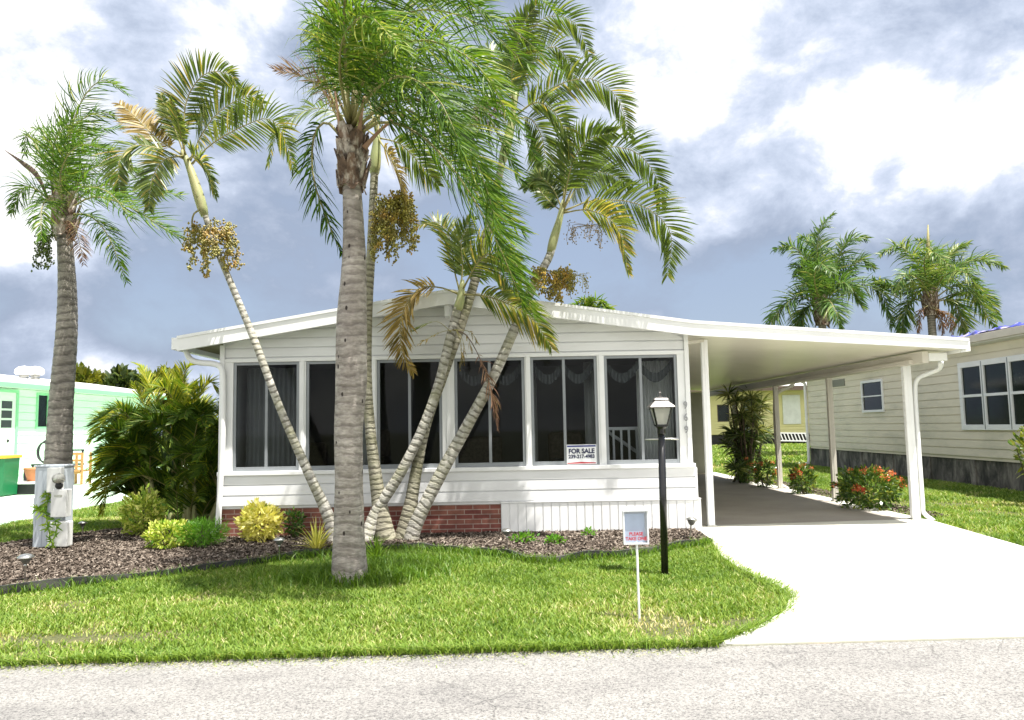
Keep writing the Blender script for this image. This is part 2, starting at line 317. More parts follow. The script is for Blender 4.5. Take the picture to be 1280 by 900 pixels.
class MB:
    def __init__(s): s.b = bmesh.new()
    def box(s, x0, x1, y0, y1, z0, z1, bev=0.0):
        n = len(s.b.verts); r = bmesh.ops.create_cube(s.b, size=1.0)
        vs = r['verts']
        for v in vs: v.co = Vector(((x0+x1)/2+v.co.x*(x1-x0), (y0+y1)/2+v.co.y*(y1-y0), (z0+z1)/2+v.co.z*(z1-z0)))
        if bev: bmesh.ops.bevel(s.b, geom=list({e for v in vs for e in v.link_edges}), offset=bev, segments=2, profile=0.5, affect='EDGES')
        return s
    def obox(s, a, b, w, h, up=(0, 0, 1), bev=0.0):      # bar from a to b
        a = Vector(a); b = Vector(b); d = (b-a); l = d.length; d.normalize(); u = Vector(up); x = d.cross(u).normalized(); u = x.cross(d)
        r = bmesh.ops.create_cube(s.b, size=1.0); vs = r['verts']; c = (a+b)/2
        for v in vs: v.co = c+x*(v.co.x*w)+d*(v.co.y*l)+u*(v.co.z*h)
        if bev: bmesh.ops.bevel(s.b, geom=list({e for v in vs for e in v.link_edges}), offset=bev, segments=2, profile=0.5, affect='EDGES')
        return s
    def poly(s, pts, t=None):                             # prism along vector t
        vs = [s.b.verts.new(Vector(tuple(p))) for p in pts]
        if t is None: s.b.faces.new(vs); return s
        t = Vector(t); ws = [s.b.verts.new(v.co+t) for v in vs]
        s.b.faces.new(vs); s.b.faces.new(ws[::-1])
        for i in range(len(vs)):
            j = (i+1) % len(vs); s.b.faces.new((vs[j], vs[i], ws[i], ws[j]))
        return s
    def lathe(s, c, prof, n=20, axis='Z'):
        rings = []
        for r, z in prof:
            ring = []
            for i in range(n):
                a = 2*math.pi*i/n; q = (r*math.cos(a), r*math.sin(a), z) if axis == 'Z' else (r*math.cos(a), z, r*math.sin(a))
                ring.append(s.b.verts.new(Vector(tuple(c))+Vector(q)))
            rings.append(ring)
        for A, B in zip(rings, rings[1:]):
            for i in range(n): s.b.faces.new((A[i], A[(i+1) % n], B[(i+1) % n], B[i]))
        if prof[0][0] > 1e-4: s.b.faces.new(rings[0][::-1])
        if prof[-1][0] > 1e-4: s.b.faces.new(rings[-1])
        return s
    def tube(s, pts, r, n=8, flat=1.0):
        pts = [Vector(tuple(p)) for p in pts]; rings = []; rr = r if hasattr(r, '__len__') else [r]*len(pts); X = None
        for i, p in enumerate(pts):
            d = (pts[min(i+1, len(pts)-1)]-pts[max(i-1, 0)]).normalized()
            if X is None: X = d.orthogonal().normalized() if abs(d.y) > .7 else (Vector((0, 1, 0))-d*d.y).normalized()
            X = (X-d*X.dot(d)).normalized(); Y = d.cross(X)
            rings.append([s.b.verts.new(p+(X*math.cos(2*math.pi*k/n+math.pi/n)*flat+Y*math.sin(2*math.pi*k/n+math.pi/n))*rr[i]) for k in range(n)])
        for A, B in zip(rings, rings[1:]):
            for k in range(n): s.b.faces.new((A[k], A[(k+1) % n], B[(k+1) % n], B[k]))
        s.b.faces.new(rings[0][::-1]); s.b.faces.new(rings[-1]); return s
    def build(s, name, m, parent=None, smooth=False, org=None):
        me = bpy.data.meshes.new(name); bmesh.ops.recalc_face_normals(s.b, faces=s.b.faces); s.b.to_mesh(me); s.b.free()
        return link(name, me, m, parent, smooth)
def struct(o, label=None): o['kind'] = 'structure'; return o
def spline(ctrl, n):
    c = [np.array(p, float) for p in ctrl]; c = [2*c[0]-c[1]]+c+[2*c[-1]-c[-2]]; out = []; k = len(c)-3
    for i in range(n):
        t = i/(n-1)*k; j = min(int(t), k-1); u = t-j; p0, p1, p2, p3 = c[j:j+4]
        out.append(0.5*((2*p1)+(-p0+p2)*u+(2*p0-5*p1+4*p2-p3)*u*u+(-p0+3*p1-3*p2+p3)*u**3))
    return np.array(out)
def siding(name, m, parent, ax, fixed, face, a0, a1, z0, z1, ch, top=None, proud=0.014, base_off=0.0, groove=.013):
    """lapped boards on a wall. ax='x': wall runs along x at y=fixed, facing `face` (-1/+1). top(a)->z clips a gable."""
    V = []; Fc = []
    z = z0
    def pt(a, off, zz): return (a, fixed+face*off, zz) if ax == 'x' else (fixed+face*off, a, zz)
    def rng_at(zz):
        if top is None: return a0, a1
        s = [a for a in np.linspace(a0, a1, 400) if top(a) > zz]
        return (min(s), max(s)) if s else None
    while z < z1-0.005:
        zt = min(z+ch, z1); r0 = rng_at(z); r1 = rng_at(zt)
        if r0 is None: break
        if r1 is None: mid = (r0[0]+r0[1])/2; r1 = (mid, mid)
        k = len(V); g0 = base_off+.002; g1 = g0+max(proud, .012); gh = groove
        V += [pt(r0[0], g0, z), pt(r0[1], g0, z), pt(r0[1], g0, z+gh), pt(r0[0], g0, z+gh), pt(r0[1], g1, z+gh), pt(r0[0], g1, z+gh), pt(r1[1], g1-.004, zt), pt(r1[0], g1-.004, zt), pt(r1[1], g0, zt), pt(r1[0], g0, zt)]
        Fc += [(k, k+1, k+2, k+3), (k+3, k+2, k+4, k+5), (k+5, k+4, k+6, k+7), (k+7, k+6, k+8, k+9)]
        z = zt
    return npmesh(name, V, Fc, m, parent)

# ------------------------------------------------------------------ setting: ground, road, slabs
def sheet(name, poly, z, m, thick=0.0):
    mb = MB()
    if thick: mb.poly([(x, y, z-thick) for x, y in poly], (0, 0, thick))
    else: mb.poly([(x, y, z) for x, y in poly])
    return struct(mb.build(name, m))
sheet('ground', [(-400, -300), (400, -300), (400, 600), (-400, 600)], -0.06, ground_m)
rl = lambda x: 5.73+0.027*x
sheet('road', [(-60, rl(-60)), (-60, -2.2), (60, -2.2), (60, rl(60))], -0.055, road_m)
LAWN_FRONT = [(-9.5, rl(-9.5)+.02), (1.48, 5.83), (1.9, 6.1), (2.30, 6.6), (2.52, 7.1), (2.58, 7.5), (2.55, 7.95), (2.48, 8.6), (2.5, 9.3), (2.66, 10.3), (2.7, 11.7), (-9.5, 11.7)]
DRIVE = [(1.48, 5.80), (1.9, 6.1), (2.30, 6.6), (2.52, 7.1), (2.58, 7.5), (2.55, 7.95), (2.48, 8.6), (2.5, 9.3), (2.66, 10.3), (2.74, 11.7), (2.74, 12.0), (6.65, 12.35), (6.45, 10.6), (6.3, 9.2), (6.6, 7.5), (7.4, 6.2), (7.9, 5.96)]
dro = sheet('driveway', DRIVE, 0.0, drive_m, 0.07)
for v_ in dro.data.vertices:
    if v_.co.y < 5.98 and v_.co.z > -.01: v_.co.z = -.046
sheet('carport_border', [(2.72, 12.004), (6.62, 12.354), (6.62, 25), (2.72, 25)], 0.0, drive_m, 0.07)
sheet('carport_slab', [(2.74, 12.0), (6.27, 12.33), (6.22, 24.0), (2.74, 24.0)], 0.004, slab_m)
sheet('mint_slab', [(-19.2, 6.5), (-9.35, 6.5), (-9.35, 10), (-9.45, 14), (-9.7, 22), (-9.9, 42), (-19.2, 42)], -0.01, mintslab_m, 0.05)
EDGE = [G(-60, 745), G(0, 738), G(150, 722), G(300, 705), G(375, 694), G(420, 689), G(500, 684), G(540, 686), G(573, 688), G(600, 690), G(626, 692), G(660, 699), G(689, 700), G(740, 695), G(791, 691), G(835, 684), G(870, 679), G(890, 676)]
BACK = [(2.70, 10.9), (2.72, 11.75), (-4.7, 11.75), (-4.7, 13.2), (-6.2, 13.6), (-7.2, 12.4), (-7.7, 11.4), (-8.6, 10.6), (-9.4, 10.3), (-9.3, 8.2)]
BED = [(float(p[0]), float(p[1])) for p in EDGE]+BACK
sheet('mulch_bed', BED, 0.0, mulch_soil, 0.05)

def inside(poly, x, y):
    poly = np.array(poly); c = np.zeros(len(x), bool); j = len(poly)-1
    for i in range(len(poly)):
        xi, yi = poly[i]; xj, yj = poly[j]
        m = ((yi > y) != (yj > y)) & (x < (xj-xi)*(y-yi)/(yj-yi+1e-12)+xi); c ^= m; j = i
    return c
def vnoise(x, y, s, seed=0):
    r = np.random.default_rng(seed); g = r.random((64, 64)); u = x*s; v = y*s; i = np.floor(u).astype(int); j = np.floor(v).astype(int); fu = u-i; fv = v-j
    fu = fu*fu*(3-2*fu); fv = fv*fv*(3-2*fv); a = g[i % 64, j % 64]; b = g[(i+1) % 64, j % 64]; c = g[i % 64, (j+1) % 64]; d = g[(i+1) % 64, (j+1) % 64]
    return a*(1-fu)*(1-fv)+b*fu*(1-fv)+c*(1-fu)*fv+d*fu*fv
def blades(name, label, x, y, z, h, w, m, lean=0.5, tint=None, segs=2, wind=(0.0, 0.0)):
    n = len(x); az = rng.random(n)*2*np.pi; dx = np.cos(az); dy = np.sin(az); ln = lean*(0.3+rng.random(n))*h
    lx = dx*ln+wind[0]*h; ly = dy*ln+wind[1]*h; a2 = az+np.pi/2+rng.normal(0, .5, n); wx = np.cos(a2)*w/2; wy = np.sin(a2)*w/2
    pts = []
    for t, ww in ((0, 1.0), (0.55, 0.85), (1.0, 0.12)):
        cx = x+lx*t*t; cy = y+ly*t*t; cz = z+h*t*(1-0.18*lean*t)
        pts.append(np.stack([cx-wx*ww, cy-wy*ww, cz], 1)); pts.append(np.stack([cx+wx*ww, cy+wy*ww, cz], 1))
    V = np.stack(pts, 1).reshape(-1, 3); b = np.arange(n)[:, None]*6
    Fc = np.concatenate([b+np.array([0, 1, 3, 2]), b+np.array([2, 3, 5, 4])])
    t = tint if tint is not None else rng.random(n)
    o = npmesh(name, V, Fc, m, tint=np.repeat(t, 6)); tag(o, label, 'grass', kind='stuff'); return o
def lawn(name, label, poly, dens, h, w, excl=None, z=-0.055):
    p = np.array(poly); x0, y0 = p.min(0); x1, y1 = p.max(0); n = int((x1-x0)*(y1-y0)*dens)
    x = x0+rng.random(n)*(x1-x0); y = y0+rng.random(n)*(y1-y0); k = inside(poly, x, y)
    if excl: 
        for e in excl: k &= ~inside(e, x, y)
    x, y = x[k], y[k]; d = 1/np.maximum(y, 1)
    patch = vnoise(x, y, 1.1, 3)*.6+vnoise(x, y, 3.3, 4)*.4; dry = vnoise(x, y, .8, 8)*.65+vnoise(x, y, 2.5, 9)*.35
    bare = np.exp(-(((x+3.6)/1.1)**2+((y-6.3)/.26)**2))*0.97+np.exp(-(((x-0.7)/.9)**2+((y-6.9)/.3)**2))*.35
    bare = np.maximum(bare, np.clip((dry-.58)*3.5, 0, .82))
    keep = rng.random(len(x)) > bare; x, y, patch, bare = x[keep], y[keep], patch[keep], bare[keep]
    hh = h*(0.55+0.9*rng.random(len(x)))*(0.75+.5*patch)*(1-.55*bare)
    t = np.clip(0.08+patch*.6+rng.normal(0, .22, len(x))+bare*.45+(rng.random(len(x)) > .955)*.4, 0, 1)
    blades(name, label, x, y, np.full(len(x), z), hh, w*(.7+.6*rng.random(len(x))), grass_m, .8, t)
lawn('grass', 'short bright green lawn grass in front of the white home', LAWN_FRONT, 6000, 0.047, 0.011, [BED])
LAWN_L = [(-9.35, 8.0), (-9.45, 14), (-9.7, 22), (-5.0, 22), (-4.7, 13.2), (-6.2, 13.6), (-7.2, 12.4), (-7.7, 11.4), (-8.6, 10.6), (-9.4, 10.3)]
lawn('grass', 'strip of grass between mint slab and the areca palm', [(-9.35, 10), (-9.45, 14), (-9.75, 24), (-5.0, 24), (-4.8, 13.0), (-6.2, 13.6), (-7.2, 12.4), (-7.7, 11.4), (-8.6, 10.6)], 1900, 0.075, 0.016)
RL = [(6.68, 12.3), (6.4, 10.0), (6.3, 9.2), (6.6, 8.2), (11.15, 8.2), (11.15, 28.5), (6.75, 28.5)]
lawn('grass', 'grass strip between the driveway and the beige house', RL, 1500, 0.07, 0.017)
lawn('grass', 'sunny back lawn beyond the carport', [(4.0, 28.5), (32, 28.5), (40, 57), (4.0, 57)], 85, 0.12, 0.06)
# overhanging turf lip along the road and the driveway
n = 5200; xs = -9+rng.random(n)*10.5; ys = rl(xs)+rng.normal(0, .028, n)+.0+.03*vnoise(xs, xs*0, 3, 5)
blades('grass', 'shaggy grass edge spilling over the road kerbline', xs, ys, np.full(n, -.05), .06+.05*rng.random(n), .009, grass_m, 1.2, np.clip(rng.normal(.4, .2, n), 0, 1), wind=(0, -.35))
dp = np.array(DRIVE[:9]); k = rng.integers(0, 8, 2600); u = rng.random(2600); pp = dp[k]*(1-u[:, None])+dp[k+1]*u[:, None]
blades('grass', 'ragged grass edge spilling over the driveway', pp[:, 0]-.03+rng.normal(0, .035, 2600), pp[:, 1], np.full(2600, -.05), .06+.07*rng.random(2600), .009, grass_m, 1.1, np.clip(rng.normal(.4, .2, 2600), 0, 1), wind=(.3, 0))
# grass creeping over bed edging
ep = np.array([(p[0], p[1]) for p in EDGE]); n = 3000; k = rng.integers(0, len(ep)-1, n); u = rng.random(n); pp = ep[k]*(1-u[:, None])+ep[k+1]*u[:, None]
blades('grass', 'taller grass growing along the mulch bed edging', pp[:, 0], pp[:, 1]-.02-np.abs(rng.normal(0, .06, n)), np.full(n, -.05), .07+.10*rng.random(n), .009, tuft_m, .8)
n = 1500; xs = -5+rng.random(n)*6.3; ys = rl(xs)-np.abs(rng.normal(0, .10, n))-.01
blades('clippings', 'dry grass clippings scattered on the road edge', xs, ys, np.full(n, -.053), .006+.012*rng.random(n), .006, grass_m, 2.5, np.clip(rng.normal(.8, .2, n), 0, 1))
# mulch chips
def chips(name, poly, dens, label):
    p = np.array(poly); x0, y0 = p.min(0); x1, y1 = p.max(0); n = int((x1-x0)*(y1-y0)*dens); x = x0+rng.random(n)*(x1-x0); y = y0+rng.random(n)*(y1-y0)
    k = inside(poly, x, y); x, y = x[k], y[k]; n = len(x); l = .012+.030*rng.random(n); w = .004+.010*rng.random(n); a = rng.random(n)*2*np.pi; t = rng.normal(0, .35, n); rr = rng.normal(0, .5, n)
    d = np.stack([np.cos(a)*np.cos(t), np.sin(a)*np.cos(t), np.sin(t)], 1)*l[:, None]; s = np.stack([-np.sin(a)*np.cos(rr), np.cos(a)*np.cos(rr), np.sin(rr)], 1)*w[:, None]
    c = np.stack([x, y, .006+.022*rng.random(n)], 1); V = np.stack([c-d/1.2-s, c+d-s*.6, c+d*.8+s, c-d+s*.7], 1).reshape(-1, 3)
    o = npmesh(name, V, np.arange(4*n).reshape(-1, 4), chip_m, tint=np.repeat(rng.random(n), 4)); return tag(o, label, 'mulch', kind='stuff')
chips('mulch_chips', BED, 3200, 'brown and grey bark mulch covering the front bed')
chips('mulch_chips', [(6.62, 12.6), (7.2, 12.6), (7.2, 22), (6.64, 22)], 700, 'sparse bark litter along the carport edge under the red flowers')
# edging strip
def strip(name, pts, h, m, w=0.02, z=-0.04):
    V = []; Fc = []
    pts = spline([(p[0], p[1], 0) for p in pts], 90)
    for i, p in enumerate(pts):
        d = pts[min(i+1, 89)]-pts[max(i-1, 0)]; d /= np.linalg.norm(d); s = np.array([-d[1], d[0], 0])*w/2; hh = h*(1+.25*math.sin(i*.9)+.2*math.sin(i*.37))
        V += [p-s+[0, 0, z], p-s+[0, 0, hh], p+s+[0, 0, hh], p+s+[0, 0, z]]
        if i:
            a = 4*(i-1); b = 4*i; Fc += [(a, b, b+1, a+1), (a+1, b+1, b+2, a+2), (a+2, b+2, b+3, a+3)]
    return npmesh(name, V, Fc, m)
tag(strip('bed_edging', [(p[0], p[1]) for p in EDGE[:17]], .05, edging_m, .03), 'black plastic edging curving along the front of the mulch bed', 'edging')

# ------------------------------------------------------------------ the white home
YF = 11.66; XL = -4.50; XR = 2.72; YB = 24.0
def rt(x):   # roof top surface
    pts = [(-5.06, 3.04), (-0.95, 3.68), (2.75, 3.13), (6.9, 2.78)]
    for (a, za), (b, zb) in zip(pts, pts[1:]):
        if x <= b: return za+(zb-za)*(x-a)/(b-a)
    return 2.78
H = thing('mobile_home', 'white single storey home with six tall porch windows and an attached carport', 'house', (-0.9, YF, 0))
# gable wall above the windows, lower wall, side wall
siding('front_siding', white_siding, H, 'x', YF, -1, XL, XR, 2.74, 3.7, .148, top=lambda a: rt(a)-.14, proud=.028, groove=.02)
siding('lower_siding', white_siding, H, 'x', YF, -1, XL-.02, XR+.06, .465, .945, .16, base_off=.05, proud=.026, groove=.02)
mb = MB(); mb.box(XL-.02, XR+.06, YF-.049, YF+.08, .44, .94)
mb.box(XL, XL+.10, YF, YB, 0.0, 2.9).box(XL, XR, YB-.1, YB, 0, 2.9).box(XR-.1, XR, YF+.08, YB-.1, 0.0, 2.9)
mb.poly([(XL, YF+.001, 2.68), (XR, YF+.001, 2.68), (XR, YF+.001, 2.98), (-.95, YF+.001, 3.52), (XL, YF+.001, 2.98)], (0, .08, 0)); mb.build('wall', white_siding, H)
siding('side_siding', white_siding, H, 'y', XR, 1, YF, YB, .3, 2.9, .2)
# window posts, head and sill
WX = [(292, 374.5), (383, 465), (471.5, 553), (568.5, 656.5), (664, 747.5), (756.5, 848)]
WX = [(float(P(a, 520, YF)[0]), float(P(b, 520, YF)[0])) for a, b in WX]; Z0, Z1 = 1.0, 2.68
mb = MB(); ed = [XL]+[x for w in WX for x in w]+[XR-.02]
for i in range(0, len(ed), 2): mb.box(ed[i], ed[i+1], YF-.035, YF+.06, Z0, Z1, .004)
for i in range(2, len(ed)-2, 2): c = (ed[i]+ed[i+1])/2; mb.box(c-.027, c+.027, YF-.05, YF-.0352, Z0+.02, Z1+.02, .004)
mb.box(XL-.01, XR+.0, YF-.045, YF+.06, Z1, Z1+.06, .005); mb.build('window_posts', white_paint, H)
mb = MB(); mb.box(XL-.03, XR+.05, YF-.105, YF+.06, Z0-.06, Z0, .006); mb.build('window_sill', white_paint, H)
for q in ((XL-.03, XL+.045, YF-.06, YF-.036, 1.0, 2.95), (XR-.05, XR+.02, YF-.06, YF-.036, 1.0, 2.98), (XL-.035, XL+.01, YF-.075, YF-.05, .44, .94), (XR+.035, XR+.075, YF-.075, YF-.05, .44, .94)): MB().box(*q, .004).build('corner_trim', white_paint, H)
for i, (a, b) in enumerate(WX):
    fr = MB(); y0, y1 = YF-.02, YF+.035; t = .045; c = (a+b)/2
    fr.box(a+.002, a+t, y0, y1, Z0+.002, Z1-.002, .003).box(b-t, b-.002, y0, y1, Z0+.002, Z1-.002, .003).box(a+t, b-t, y0+.003, y1, Z1-t, Z1-.002, .003).box(a+t, b-t, y0+.003, y1, Z0+.002, Z0+t+.02, .003)
    fr.box(c-.022, c+.022, y0+.006, y1-.01, Z0+t+.02, Z1-t, .003)
    fo = fr.build('window', alu, H); MB().box(a+t, b-t, YF+.005, YF+.009, Z0+t+.02, Z1-t).build('pane', glass, fo)
    if i in (3, 4, 5):  # scalloped valance
        V = []; Fc = []; nx = 60; dep = .22 if i != 2 else .12
        for q in range(nx+1):
            u = q/nx; x = a+.04+u*(b-a-.08); sc = abs(math.sin(u*2*math.pi)); yy = YF+.16+.02*math.sin(q*1.9)
            zb = 2.50-dep*sc
            V += [(x, yy, zb+.13), (x, yy+.015*math.sin(q), zb+.09), (x, yy+.02, zb+.03), (x, yy+.02*math.cos(q*1.3), zb-.02)]
            if q: k = 4*q; Fc += [(k-4, k, k+1, k-3), (k-3, k+1, k+2, k-2), (k-2, k+2, k+3, k-1)]
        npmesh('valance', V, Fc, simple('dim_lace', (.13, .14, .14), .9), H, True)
    if i in (0, 1, 5, 4):
        for (u0, u1) in {0: ((.05, .95),), 1: ((.6, .98),), 4: ((.84, .99), (.0, .1)), 5: ((0.5, 1.0),)}[i]:
            V = []; Fc = []; nx = 70
            for q in range(nx+1):
                u = u0+(u1-u0)*q/nx; x = a+u*(b-a); yy = YF+.42+.035*math.sin(q*1.05)+.01*math.sin(q*.4); V += [(x, yy, 2.62), (x+.01*math.sin(q), yy, .5)]
                if q: k = 2*q; Fc += [(k-2, k, k+1, k-1)]
            npmesh('curtain', V, Fc, curtain_m if i != 0 else simple('dim_grey_drape', (.30, .31, .31), .8), H, True)
# railing visible behind the last window
mb = MB(); a, b = WX[5]
mb.box(a, b, YF+.62, YF+.66, 1.52, 1.57)
for q in range(9): x = a+.06+q*.125; mb.box(x, x+.035, YF+.62, YF+.65, .5, 1.52)
mb.obox((a-.1, YF+.7, 1.65), (b-.3, YF+.9, 1.0), .04, .05); mb.build('inner_railing', white_paint, H)
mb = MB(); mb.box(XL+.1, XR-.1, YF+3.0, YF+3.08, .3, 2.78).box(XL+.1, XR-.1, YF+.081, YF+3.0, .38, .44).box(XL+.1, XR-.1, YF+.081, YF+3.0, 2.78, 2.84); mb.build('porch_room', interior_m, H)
# blurry furniture silhouettes inside
mb = MB()
for (x, w, h) in ((-3.6, .7, .95), (-2.4, .5, 1.15), (-.6, .8, 1.0), (.9, .6, 1.05)):
    mb.box(x-w/2, x+w/2, YF+.9, YF+1.5, .44, h, .05); mb.box(x-w/2, x+w/2, YF+1.45, YF+1.6, h-.05, h+.45, .06)
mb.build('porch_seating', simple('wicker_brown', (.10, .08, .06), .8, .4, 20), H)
# brick + ribbed skirt
MB().box(XL, -.215, YF-.03, YF+.1, -.04, .44).build('brick_skirt', brick, H)
mb = MB(); x = -.21
mb.box(-.21, XR+.1, YF-.075, YF+.06, -.03, .452)
while x < XR+.06:
    mb.box(x+.008, x+.118, YF-.087, YF-.0755, -.02, .445, .003); x += .127
mb.box(-.215, XR+.11, YF-.10, YF-.04, .4525, .475, .004); mb.build('ribbed_skirt', white_paint, H)
# roof
mb = MB()
prof = [(-5.06, 3.04), (-.95, 3.68), (2.75, 3.13), (6.9, 2.78)]
for (a, za), (b, zb) in zip(prof, prof[1:]):
    mb.poly([(a, YF-.30, za-.09), (b, YF-.30, zb-.09), (b, YF-.30, zb), (a, YF-.30, za)], (0, YB+1.2-YF+.3, 0))
mb.build('roof', roof_white, H)
mb = MB()
for (a, za), (b, zb) in zip(prof, prof[1:]):
    t0 = .21 if a < 5 else .14; t1 = .21 if b < 5 else .15
    e = .012; mb.poly([(a, YF-.37, za-t0+e), (b, YF-.37, zb-t1+e), (b, YF-.37, zb+.015), (a, YF-.37, za+.015)], (0, .068, 0))
    mb.poly([(a, YF-.385, za-.015), (b, YF-.385, zb-.015), (b, YF-.385, zb+.03), (a, YF-.385, za+.03)], (0, .0145, 0))
mb.build('fascia', white_paint, H)
mb = MB(); mb.poly([(6.82, YF-.295, 2.60), (6.96, YF-.295, 2.62), (6.96, YF-.295, 2.77), (6.82, YF-.295, 2.69)], (0, YB+1.2-YF+.29, 0)); mb.build('gutter', white_paint, H)
mb = MB(); mb.poly([(-5.16, YF-.33, 2.87), (-5.055, YF-.33, 2.87), (-5.055, YF-.33, 3.05), (-5.16, YF-.33, 3.05)], (0, YB+1.2-YF+.3, 0)); mb.build('gutter', white_paint, H)
# soffit & carport ceiling
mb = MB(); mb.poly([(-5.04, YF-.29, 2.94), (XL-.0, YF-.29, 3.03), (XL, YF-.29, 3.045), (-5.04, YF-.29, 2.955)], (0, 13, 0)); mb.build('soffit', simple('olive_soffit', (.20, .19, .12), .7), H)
mb = MB(); mb.poly([(2.76, YF-.29, 2.985), (6.81, YF-.29, 2.65), (6.81, YF-.29, 2.67), (2.76, YF-.29, 3.005)], (0, YB-YF+1.4, 0)); mb.build('carport_ceiling', ceil_m, H)
mb = MB(); mb.box(6.36, 6.46, 11.62, YB+.6, 2.47, 2.655, .006); mb.box(6.30, 6.36, 11.9, YB+.5, 2.475, 2.54, .004); mb.build('carport_beam', beam_m, H)
mb = MB(); mb.box(6.46, 6.74, 11.60, 11.72, 2.50, 2.62, .006); mb.build('beam_bracket', white_paint, H)
mb = MB(); mb.obox((2.72, YF+.1, 2.86), (3.02, YF+.1, 2.90), .05, .04); mb.obox((2.74, YF+.12, 2.92), (3.05, YF+3.8, 2.92), .06, .12); mb.build('house_beam', beam_m, H)
# ridge bracket under the gable peak
mb = MB(); mb.box(-1.02, -.93, YF-.30, YF-.02, 3.30, 3.50, .008); mb.build('ridge_beam_end', white_paint, H)
for (x, y, w, zt) in ((3.07, 11.96, .105, 2.93), (6.45, 12.30, .13, 2.55), (6.42, 15.25, .11, 2.55), (6.43, 18.4, .11, 2.55), (6.40, 21.8, .11, 2.55)):
    m_ = MB(); m_.box(x-w/2, x+w/2, y-.045, y+.045, 0.0, zt, .012); m_.box(x-.012, x+.012, y-.050, y-.0455, .02, zt-.02, .003)
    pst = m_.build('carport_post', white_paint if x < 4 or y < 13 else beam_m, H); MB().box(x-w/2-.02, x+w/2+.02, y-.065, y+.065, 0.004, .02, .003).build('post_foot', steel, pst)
def dsp(pts, name='downspout', m=None, r=.045, n=10, parent=None):
    mb = MB(); mb.tube(spline(pts, 34), r, n, .75); return mb.build(name, m or white_paint, parent or H, True)
y = YF-.1
dsp([P(232, 437, y+.0), P(237, 448, y), P(248, 453, y), P(268, 455, y), P(277, 462, y), P(279, 485, y), P(278, 560, y), P(273.5, 640, y), P(272, 660, y), P(264, 669, y-.1)])
y = 12.3
dsp([P(1176, 452, y-.2), P(1174, 461, y-.1), P(1158, 468, y), P(1147, 474, y), P(1144, 490, y+.05), P(1147, 540, y+.05), P(1153, 625, y+.05), P(1155, 641, y+.05), P(1167, 651, y-.1)])
y = 18.5
dsp([P(992, 474, y), P(990, 482, y), P(975, 489, y), P(969, 497, y), P(969, 530, y), P(974, 596, y), P(977, 606, y), P(985, 611, y-.2)], m=beam_m)
# house numbers
def text(name, s, size, loc, m, parent=None, ext=.003, rot=(R(90), 0, 0), align='CENTER', bold=0.0, sx=1.0):
    c = bpy.data.curves.new(name, 'FONT'); c.body = s; c.size = size; c.extrude = ext; c.align_x = align; c.align_y = 'CENTER'; c.offset = bold
    t = bpy.data.objects.new('tmp', c); COL.objects.link(t); bpy.context.view_layer.update()
    me = bpy.data.meshes.new_from_object(t.evaluated_get(bpy.context.evaluated_depsgraph_get())); bpy.data.objects.remove(t)
    me.transform(Matrix.Translation(tuple(float(q) for q in loc)) @ Matrix.Rotation(rot[2], 4, 'Z') @ Matrix.Rotation(rot[0], 4, 'X') @ Matrix.Diagonal((sx, 1, 1, 1)))
    me.materials.clear(); me.name = name
    return link(name, me, m, parent)
for s, py in (('9', 507), ('6', 522), ('9', 537.5)):
    p = P(852.5+(py-507)*.06, py, YF-.065); text('house_number', s, .165, (2.655, YF-.066, p[2]), grey_num, H, .006, sx=.8)
# storage room at the back of the carport
SH = thing('carport_shed', 'shaded grey green sided storage room closing the back of the carport', 'shed', (4.4, YB, 0))
MB().box(2.75, 6.06, YB+.02, YB+1.0, 0, 2.55).build('wall', beige_siding, SH)
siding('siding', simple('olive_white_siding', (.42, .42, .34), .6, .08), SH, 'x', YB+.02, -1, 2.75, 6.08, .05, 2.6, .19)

# for sale sign in the window
a = P(708, 556, YF-.03); b = P(746, 580, YF-.03)
FS = thing('for_sale_sign', 'white for sale sign with phone number standing in the fifth porch window', 'sign', (a[0], YF-.03, b[2]))
MB().box(a[0], b[0], YF-.030, YF-.024, b[2], a[2], .001).build('board', sign_white, FS)
cx = (a[0]+b[0])/2; hz = a[2]-b[2]
MB().box(a[0]+.01, b[0]-.01, YF-.033, YF-.0305, a[2]-.035, a[2]-.012).build('blue_band', navy, FS)
mb = MB(); mb.poly([(a[0]+.01, YF-.033, b[2]+.012), (b[0]-.01, YF-.033, b[2]+.012), (b[0]-.01, YF-.033, b[2]+.024), (cx, YF-.033, b[2]+.036), (a[0]+.01, YF-.033, b[2]+.024)], (0, .002, 0)); mb.build('red_band', red_ink, FS)
text('headline', 'FOR SALE', .098, (cx, YF-.032, b[2]+hz*.66), blue_ink, FS, .001, bold=.004, sx=.95)
text('phone_number', '239-217-4983', .075, (cx, YF-.032, b[2]+hz*.39), blue_ink, FS, .001, bold=.003, sx=.95)
# ------------------------------------------------------------------ lamp post
LB = G(831, 713); LY = float(LB[1])
LPt = thing('lamp_post', 'black lamp post with a clear four sided lantern on the front lawn', 'street lamp', (LB[0], LY, -.05))
x0 = float(LB[0]); zt = float(P(826, 534, LY)[2]); zc = float(P(826, 549, LY)[2])
xt = float(P(826.5, 534, LY)[0])
MB().tube([(x0, LY, -.05), (xt, LY, zt)], .040, 20).build('pole', black_metal, LPt, True)
MB().tube([(xt-.19, LY, zc), (xt-.1, LY, zc), (xt+.1, LY, zc), (xt+.19, LY, zc)], [.009, .012, .012, .014], 8).build('crossbar', steel, LPt, True)
mb = MB(); mb.lathe((xt, LY, zt), [(.043, -.08), (.046, -.07), (.046, -.02), (.05, -.01), (.062, .0), (.062, .02), (.05, .022)], 24); mb.build('collar', black_metal, LPt, True)
bw, tw, h = .058, .105, .205; zb = zt+.02
mb = MB()
